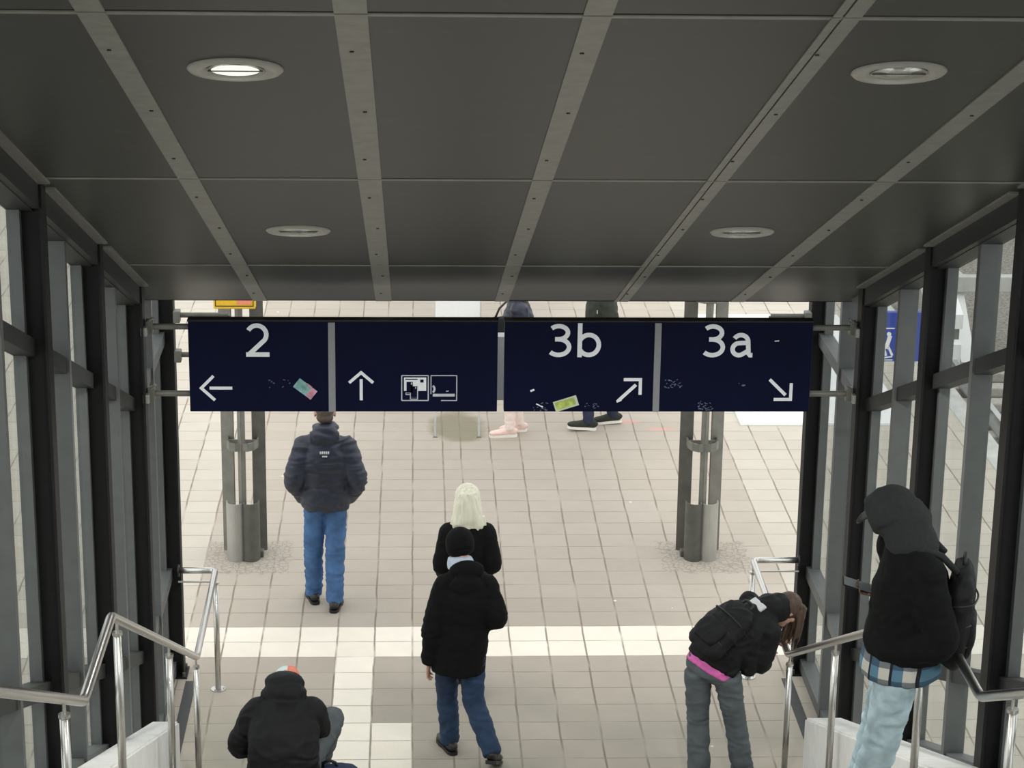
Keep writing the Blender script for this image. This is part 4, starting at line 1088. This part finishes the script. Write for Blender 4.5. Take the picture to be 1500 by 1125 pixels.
# 4 -- seated person
def p_seated():
    zs = 3 * RISE
    J = dict(size=.98, P=(-1.60, -3.86, zs + .10), W=(-1.60, -3.88, zs + .26), C=(-1.60, -3.76, zs + .41), N=(-1.605, -3.60, zs + .55), H=(-1.60, -3.45, zs + .565), hf=(.02, .45, -.9), hu=(0, .9, .42), pr=X, sr=X,
             shL=(-1.775, -3.67, zs + .47), shR=(-1.43, -3.67, zs + .47), elL=(-1.885, -3.62, zs + .22), elR=(-1.395, -3.54, zs + .24), wrL=(-1.69, -3.40, zs + .24), wrR=(-1.50, -3.36, zs + .26),
             hdL=(.5, 1, -.3), hnL=(.3, .1, -1), htL=(.8, -.5, 0), hdR=(-.5, 1, -.3), hnR=(-.3, .1, -1), htR=(-.8, -.5, 0),
             hipL=(-1.69, -3.84, zs + .09), hipR=(-1.51, -3.84, zs + .09), knL=(-1.74, -3.42, zs + .22), knR=(-1.305, -3.44, zs + .33), anL=(-1.70, -3.28, RISE + .085), anR=(-1.44, -3.26, RISE + .085), fL=(-.1, 1, 0), fR=(.1, 1, 0))
    r, j = person('person in black hooded jacket and grey trousers sitting hunched on the lower stairs', (-1.60, -3.86, zs), J, {})
    N = j['N']
    def ex(bm):
        ell(bm, N + V((0, -.035, .045)), (.148, .105, .085)); ell(bm, N + V((0, .03, .085)), (.132, .10, .072)); ell(bm, N + V((0, .085, .085)), (.112, .07, .055)); ell(bm, N + V((0, -.10, -.03)), (.125, .075, .070))
    jk = jacket(r, j, M['black_nylon'], 1.0, hem=.06, a=(.235, .235, .225, .225, .195), d=(.165, .170, .160, .160, .120), slv=(.105, .100, .092, .080, .062), amp=.011, seed=15, collar=.105, colh=.04, extra=ex, freq=(6, 6, 11))
    bm = B(); H = j['H']; u = V(J['hu']).normalized(); f = V(J['hf']).normalized()
    loft(bm, [(H + u * .02, .090, .104, X), (H + u * .06, .088, .102, X), (H + u * .10, .070, .080, X), (H + u * .128, .032, .040, X)], 24, 4, .4)
    cap = skinned('cap', bm, M['cap_white'], r, .007, 2)
    bm = B()
    loft(bm, [(H + u * .02 + X * .022, .072, .1055, X), (H + u * .06 + X * .022, .070, .1035, X), (H + u * .10 + X * .02, .054, .082, X), (H + u * .1285 + X * .012, .024, .042, X)], 24, 4, .4)
    skinned('cap_panel', bm, M['cap_red'], cap, .007, 2)
    bm = B(); bw = f * .10
    loft(bm, [(H + u * .035 + f * .085, .075, .008, X), (H + u * .035 + f * .13, .070, .007, X), (H + u * .03 + f * .165, .045, .006, X)], 16, 3, .3); obj('cap_bill', bm, M['cap_white'], cap, smooth=True)
    trousers(r, j, M['grey_trousers'], 1.0, rk=.082, ra=.062, rh=.100, amp=.008, seed=16)
    for q in 'LR': shoe(r, j['an' + q], J['f' + q], RISE - zs, M['dark_shoe'], M['black'], 1.02)
    # blue bag at their side
    r = empty('bag', (-1.25, -3.83, zs), 'navy blue bag beside the seated person, at the bottom edge', 'bag')
    bm = B(); loft(bm, [((0, 0, .02), .12, .10, X), ((0, 0, .07), .140, .110, X), ((0, 0, .125), .130, .095, X), ((.0, 0, .165), .10, .06, X)], 24, 4, .2, e=3.0); skinned('bag_body', bm, M['bag_blue'], r, .01, 2, .010, (8, 8, 12), 5)
    bm = B(); tube(bm, [(-.10, .0, .14), (-.10, -.01, .20), (-.06, -.02, .225), (-.02, -.01, .20), (.0, .0, .15)], .011, 10); obj('handle', bm, M['black'], r, smooth=True)
p_seated()

# backpack builder -----------------------------------------------------------
def backpack(name, loc, up, out, label, h, w, d, m, seed=1, worn=True):
    """loc: centre of the face that touches the back; out: away from the back"""
    r = empty(name, loc, label, 'backpack', None)
    up = V(up).normalized(); out = (V(out) - up * V(out).dot(up)).normalized(); sd = up.cross(out)
    bm = B(); loft(bm, [(out * d * .42 - up * h * .50, w * .40, d * .40, sd), (out * d * .50 - up * h * .40, w * .49, d * .52, sd), (out * d * .52, w * .5, d * .55, sd), (out * d * .46 + up * h * .32, w * .44, d * .44, sd), (out * d * .34 + up * h * .49, w * .26, d * .26, sd)], 24, 4, .3, e=2.8)
    skinned('main_compartment', bm, m, r, .009, 2, .010, (9, 9, 9), seed)
    bm = B(); loft(bm, [(out * d * .95 - up * h * .40, w * .30, d * .20, sd), (out * d * 1.02 - up * h * .25, w * .38, d * .24, sd), (out * d * 1.0 - up * h * .05, w * .36, d * .20, sd), (out * d * .95 + up * h * .02, w * .30, d * .10, sd)], 20, 3, .3, e=2.8)
    skinned('front_pocket', bm, m, r, .009, 2, .007, (10, 10, 10), seed + 1)
    bm = B(); p = out * d * .40 + up * h * .47
    tube(bm, round_path([p - sd * .05, p - sd * .045 + up * .05, p + sd * .045 + up * .05, p + sd * .05], .03), .010, 10); obj('carry_loop', bm, M['black'], r, smooth=True)
    bm = B()
    for k in range(3):
        a = -.30 + .22 * k
        tube(bm, round_path([sd * w * .50 + out * d * (.2) + up * h * a, sd * w * .44 + out * d * .95 + up * h * (a + .04), out * d * 1.14 + up * h * (a + .05), -sd * w * .44 + out * d * .95 + up * h * (a + .04), -sd * w * .50 + out * d * .2 + up * h * a], .06), .005, 8)
    obj('compression_strap', bm, M['black'], r, smooth=True)
    return r, up, out, sd

# 5 -- bending woman
def p_bend():
    fw = V((.9, .43, 0)).normalized()
    J = dict(size=.94, P=(1.262, -2.79, .88), W=(1.335, -2.765, 1.00), C=(1.49, -2.71, 1.13), N=(1.675, -2.64, 1.235), H=(1.815, -2.585, 1.215), hf=(.50, .25, -.85), hu=(.80, .38, .50),
             pr=(.93, -.36, 0), sr=(.50, -.80, -.20),
             shL=(1.565, -2.52, 1.235), shR=(1.665, -2.80, 1.135), elL=(1.72, -2.42, .98), elR=(1.62, -2.80, .90), wrL=(1.74, -2.50, .955), wrR=(1.70, -2.52, .86),
             hdL=(.9, -.25, .1), hnL=(-.1, 0, -1), htL=(.2, -1, 0), hdR=(.5, .8, -.1), hnR=(-.1, .2, -1), htR=(.3, 1, 0),
             hipL=(1.19, -2.76, .84), hipR=(1.38, -2.82, .84), knL=(1.205, -2.73, .455), knR=(1.46, -2.78, .455), anL=(1.22, -2.80, .085), anR=(1.525, -2.80, .085), fL=(.15, 1, 0), fR=(.35, 1, 0))
    r, j = person('person in black jacket and grey trousers bending forward over the right handrail', (1.27, -2.80, 0), J, {})
    def ex(bm):
        # loose front of the jacket hanging down
        q = lambda p: V(p) - V((1.27, -2.80, 0))
        limb(bm, [(q((1.56, -2.76, 1.10)), .12), (q((1.54, -2.80, .95)), .085), (q((1.52, -2.83, .84)), .045)], 14, 4)
        ell(bm, j['N'] + V((.01, -.005, .03)), (.105, .105, .085)); ell(bm, j['N'] + V((.07, .02, .01)), (.10, .105, .10))
    jacket(r, j, M['black_nylon'], 1.0, hem=-.02, a=(.185, .190, .185, .195, .170), d=(.135, .140, .140, .145, .115), slv=(.085, .078, .070, .062, .052), amp=.010, seed=21, collar=.088, colh=.045, extra=ex)
    bm = B(); up = (j['W'] - j['P']).normalized(); pr = j['pr'].normalized()
    loft(bm, [(j['P'] - up * .030, .172, .122, pr), (j['P'] + up * .035, .174, .126, pr), (j['P'] + up * .075, .168, .120, pr)], 24, 3, .1); skinned('shirt', bm, M['pink_shirt'], r, .009, 2, .005, (10, 10, 10), 3, label='bright pink shirt hem')
    bm = B(); n = V((-.45, -.35, .8)).normalized(); sp = (j['N'] - j['C']).normalized(); sd = sp.cross(n)
    obox(bm, mid(j['C'], j['N'], .80) + n * .100 - sd * .0, sp, sd, n, .030, .070, .012); skinned('shoulder_panel', bm, M['white_cloth'], r, .006, 3, label='white shoulder panel')
    trousers(r, j, M['grey_trousers'], .96, rk=.080, ra=.082, rh=.104, amp=.009, seed=22, hipw=.172)
    bm = B(); H = j['H']; f = V(J['hf']).normalized(); u = V(J['hu']).normalized(); u = (u - f * u.dot(f)).normalized(); rt = f.cross(u)
    ell(bm, H + u * .025 - f * .018, (.090, .100, .098), (rt, f, u))
    rr = random.Random(5)
    for k in range(46):
        a = rr.uniform(-1, 1); st = H + rt * .080 * a + u * rr.uniform(.0, .10) + f * rr.uniform(-.02, .07); l = rr.uniform(.16, .30)
        limb(bm, [(st, .016), (st + V((-.015, -.01, -l * .5)), .012), (st + V((-.045 + rr.uniform(-.02, .02), rr.uniform(-.02, .01), -l)), .004)], 8, 3)
    skinned('hair', bm, M['hair_brown'], r, .0075, 1, .004, (45, 45, 8), 3)
    for q in 'LR': shoe(r, j['an' + q], J['f' + q], 0, M['dark_shoe'], M['black'], .95)
    n = V((-.50, -.42, .75)).normalized()
    sp = (V(J['N']) - V(J['P'])).normalized()
    backpack('backpack', mid(J['P'], J['N'], .46) + n * .125 + V((-.015, -.02, 0)), sp, n, 'black backpack on the back of the person bending at the right handrail', .42, .33, .13, M['black_nylon'], 31)
p_bend()

# 6 -- hooded man
def p_hood():
    J = dict(size=1.0, P=(1.585, -7.08, ZLAND + .90), W=(1.605, -7.08, ZLAND + 1.05), C=(1.610, -7.08, ZLAND + 1.27), N=(1.575, -7.06, ZLAND + 1.475), H=(1.505, -7.03, ZLAND + 1.605), hf=(-.80, .22, -.52), hu=(-.52, .15, .84),
             pr=(.26, .96, 0), sr=(.26, .96, 0),
             shL=(1.63, -7.245, ZLAND + 1.385), shR=(1.575, -6.895, ZLAND + 1.395), elL=(1.715, -7.31, ZLAND + 1.06), elR=(1.655, -6.83, ZLAND + 1.10), wrL=(1.545, -7.235, ZLAND + .99), wrR=(1.50, -6.96, ZLAND + 1.185),
             hdL=(-.5, 1, -.2), hnL=(.6, .6, 0), htL=(0, 0, 1), hdR=(-1, -.05, .05), hnR=(-.1, -.35, 1), htR=(-.3, -1, .1), curlR=.55,
             hipL=(1.56, -7.165, ZLAND + .87), hipR=(1.605, -6.99, ZLAND + .87), knL=(1.485, -7.19, ZLAND + .47), knR=(1.515, -6.98, ZLAND + .47), anL=(1.375, -7.20, ZLAND + .085), anR=(1.44, -6.97, ZLAND + .085), fL=(-1, .1, 0), fR=(-1, .3, 0))
    r, j = person('person with hood up, plaid shirt and bleached jeans, looking at a phone', (1.50, -7.08, ZLAND), J, {'skin': M['skin_dark']})
    N = j['N']
    def ex(bm):
        limb(bm, [(mid(j['elL'], j['wrL'], .6), .078), (j['wrL'] + V((-.01, .02, 0)), .078), (j['wrL'] + V((-.07, .07, -.01)), .070)], 14, 3)
    jk = jacket(r, j, M['black_wool'], 1.0, hem=-.01, a=(.200, .215, .215, .225, .190), d=(.185, .200, .195, .185, .130), slv=(.102, .096, .088, .078, .060), amp=.008, seed=25, collar=.095, colh=.03, extra=ex)
    # hood pulled over the head
    bm = B(); H = j['H']; f = V(J['hf']).normalized(); u = V(J['hu']); u = (u - f * u.dot(f)).normalized(); rt = f.cross(u)
    ell(bm, H + u * .028 - f * .015, (.105, .125, .112), (rt, f, u)); ell(bm, H - f * .03 - u * .03, (.105, .110, .115), (rt, f, u))
    loft(bm, [(H + u * .02 + f * .02, .105, .115, rt), (H - f * .04 - u * .06, .115, .125, rt), (mid(H, N, .6) - f * .03, .120, .120, rt), (N + V((.03, -.01, -.02)), .130, .125, rt), (N + V((.04, -.01, -.08)), .12, .11, rt)], 22, 4, .3)
    loft(bm, [(H + f * .02 + u * .02, .108, .112, rt), (H + f * .095 + u * .03, .098, .092, rt)], 22, 3, .05)
    hd = skinned('hood', bm, M['charcoal'], r, .009, 4, .009, (8, 8, 8), 6)
    bm = B(); loft(bm, [(H + f * .06 + u * .055, .078, .010, rt), (H + f * .12 + u * .050, .078, .008, rt), (H + f * .150 + u * .044, .060, .007, rt), (H + f * .162 + u * .040, .030, .006, rt)], 18, 3, .3); obj('cap_bill', bm, M['black'], r, smooth=True)
    bm = B(); pr = j['pr'].normalized()
    loft(bm, [(j['P'] - Z * .088, .210, .195, pr), (j['P'] - Z * .04, .212, .197, pr), (j['P'] + Z * .06, .196, .178, pr)], 26, 3, .1); skinned('shirt', bm, M['plaid'], r, .009, 2, .008, (9, 9, 5), 7, label='blue and white plaid shirt hem')
    trousers(r, j, M['jeans_light'], 1.0, rk=.088, ra=.070, rh=.112, amp=.012, seed=27, hipw=.172)
    for q in 'LR': shoe(r, j['an' + q], J['f' + q], 0, M['dark_shoe'], M['black'], 1.05)
    # phone in the right hand
    w = V(J['wrR']); p = w + V((-.125, -.008, .030)); r2 = empty('phone', p, 'smartphone held in the hand of the hooded person on the right', 'phone')
    d = V((-.93, .05, .30)).normalized(); nn = V((.28, -.30, .9)).normalized(); nn = (nn - d * nn.dot(d)).normalized(); sd = d.cross(nn)
    bm = B(); obox(bm, (0, 0, 0), d, sd, nn, .076, .037, .004); bmesh.ops.bevel(bm, geom=bm.edges[:], offset=.003, segments=2, affect='EDGES'); obj('case', bm, M['black'], r2)
    bm = B(); obox(bm, nn * .0045, d, sd, nn, .071, .033, .0006); obj('screen', bm, M['phone_glass'], r2)
    # backpack
    b, up, out, sd = backpack('backpack', V((1.775, -7.11, ZLAND + 1.15)), (.10, 0, 1), (1, -.25, 0), 'black backpack worn by the hooded person, hanging over the right handrail', .50, .32, .13, M['black_nylon'], 35)
    L = lambda p: V(p) - V(b.location)
    for y in (-7.20, -6.93):
        bm = B(); tube(bm, [L((1.80, y, ZLAND + 1.37)), L((1.72, y, ZLAND + 1.455)), *([L((1.64, y, ZLAND + 1.485)), L((1.57, y + .01, ZLAND + 1.45))] if y < -7.1 else [])], .017, 10)
        obj('shoulder_strap', bm, M['charcoal'], b, smooth=True)
p_hood()

# 7, 8 -- two walkers behind the sign
def p_pink():
    J = stand((.27, 5.02), (-1, 0), 1.68, 0, .12, -.10)
    J.update(anL=(.20, 4.93, .085), anR=(.31, 5.10, .085), knL=(.215, 4.94, .47), knR=(.265, 5.10, .47), elL=(.33, 4.80, 1.09), wrL=(.16, 4.80, 1.00))
    r, j = person('person in pale pink trousers and pink sneakers, mostly hidden behind the sign', (.27, 5.02, 0), J, {})
    jacket(r, j, M['navy_jacket'], .98, hem=.03, a=(.205, .21, .20, .215, .185), d=(.165, .175, .165, .165, .125), slv=(.095, .088, .08, .072, .056), amp=.010, seed=41, collar=.095)
    trousers(r, j, M['pink_trousers'], .96, rk=.066, ra=.052, rh=.092, amp=.005, seed=42)
    bm = B(); H = j['H']; ell(bm, H + V((.02, 0, .035)), (.108, .090, .096)); loft(bm, [(H + V((.05, 0, .03)), .085, .07, Y), (H + V((.09, 0, -.10)), .095, .055, Y), (H + V((.10, 0, -.20)), .07, .03, Y)], 18, 4); skinned('hair', bm, M['hair_brown'], r, .009, 2, .004, (40, 40, 8), 5)
    for q in 'LR': shoe(r, j['an' + q], (-1, -.1), 0, M['pink_shoe'], M['white_sole'], .98)
    r = empty('handbag', (.10, 4.76, 1.20), 'black shoulder bag carried by the person in pink sneakers, behind the sign', 'bag')
    bm = B(); loft(bm, [((0, 0, -.13), .10, .05, X), ((0, 0, -.02), .125, .065, X), ((.0, 0, .10), .10, .045, X)], 20, 4, .3, e=2.8); skinned('bag_body', bm, M['black_nylon'], r, .01, 2, .007, (9, 9, 9), 3)
    bm = B(); tube(bm, [(-.06, 0, .10), (-.02, .02, .19), (.06, .06, .26), (.14, .10, .27)], .011, 10); obj('strap', bm, M['black'], r, smooth=True)
def p_green():
    J = stand((1.13, 5.22), (-1, 0), 1.80, 0, .22, -.2)
    J.update(anL=(1.02, 5.14, .09), anR=(1.30, 5.36, .09), knL=(1.03, 5.15, .50), knR=(1.19, 5.33, .48), elL=(1.24, 5.0, 1.16), wrL=(1.13, 4.98, .90))
    r, j = person('person in dark olive jacket and black sneakers with white soles, behind the sign', (1.13, 5.22, 0), J, {})
    jk = jacket(r, j, M['olive'], 1.0, hem=.04, a=(.20, .205, .20, .215, .185), d=(.16, .165, .16, .16, .12), slv=(.092, .085, .077, .07, .055), amp=.008, seed=51, collar=.09)
    bm = B(); obox(bm, (-.055, -.235, 1.30), (0, 0, 1), (1, 0, 0), (0, 1, 0), .018, .003, .004); obj('zip_pull', bm, M['white_cloth'], jk)
    trousers(r, j, M['navy_trousers'], 1.0, rk=.072, ra=.056, rh=.096, amp=.006, seed=52)
    bm = B(); H = j['H']; ell(bm, H + V((.02, 0, .042)), (.100, .084, .086)); ell(bm, H + V((.06, 0, -.02)), (.06, .07, .055)); skinned('hair', bm, M['hair_brown'], r, .009, 2, .003, (40, 40, 40), 5)
    shoe(r, j['anL'], (-1, -.12), 0, M['green_shoe'], M['white_sole'], 1.05, -.12); shoe(r, j['anR'], (-1, -.05), 0, M['green_shoe'], M['white_sole'], 1.05, .05)
p_pink(); p_green()

# ---------------------------------------------------------------- light and camera
w = bpy.data.worlds.new('overcast'); bpy.context.scene.world = w; w.use_nodes = True
nt = w.node_tree; bg = nt.nodes['Background']; g = G(nt)
tc = nt.nodes.new('ShaderNodeTexCoord'); sp = nt.nodes.new('ShaderNodeSeparateXYZ'); nt.links.new(tc.outputs['Generated'], sp.inputs[0])
up = g.step(sp.outputs[2], -.05, .9)
cl = g.noise(tc.outputs['Generated'], 2.0, 4)
col = g.mix(up, (.78, .80, .80), (1.0, 1.0, 1.0))
col = g.mix(g.m('MULTIPLY', cl, .25), col, (.86, .89, .93))
nt.links.new(col, bg.inputs['Color']); bg.inputs['Strength'].default_value = 1.0
sun = bpy.data.lights.new('soft_sun', 'SUN'); sun.energy = .35; sun.angle = math.radians(120); sun.color = (1, .98, .94)
so = bpy.data.objects.new('soft_sun', sun); C.objects.link(so); so.rotation_euler = (math.radians(38), math.radians(-8), 0)

cam = bpy.data.cameras.new('camera'); co = bpy.data.objects.new('camera', cam); C.objects.link(co)
Fpx, pit, yaw, rol = 3345.38, .295303461, .0448817875, .0138852116
cp, spn = math.cos(pit), math.sin(pit)
fv = V((math.sin(yaw) * cp, math.cos(yaw) * cp, -spn)); r0 = V((math.cos(yaw), -math.sin(yaw), 0)); u0 = r0.cross(fv)
r1 = r0 * math.cos(rol) + u0 * math.sin(rol); u1 = -r0 * math.sin(rol) + u0 * math.cos(rol)
mt = Matrix((r1, u1, -fv)).transposed().to_4x4(); mt.translation = V((-.76985, -17.17751, 7.29011)); co.matrix_world = mt
cam.sensor_width = 36; cam.lens = Fpx / 1500 * 36; cam.clip_end = 300
sc = bpy.context.scene; sc.camera = co
sc.view_settings.view_transform = 'Standard'; sc.view_settings.look = 'None'; sc.view_settings.gamma = 1; sc.view_settings.use_curve_mapping = False
sc.view_settings.exposure = .62
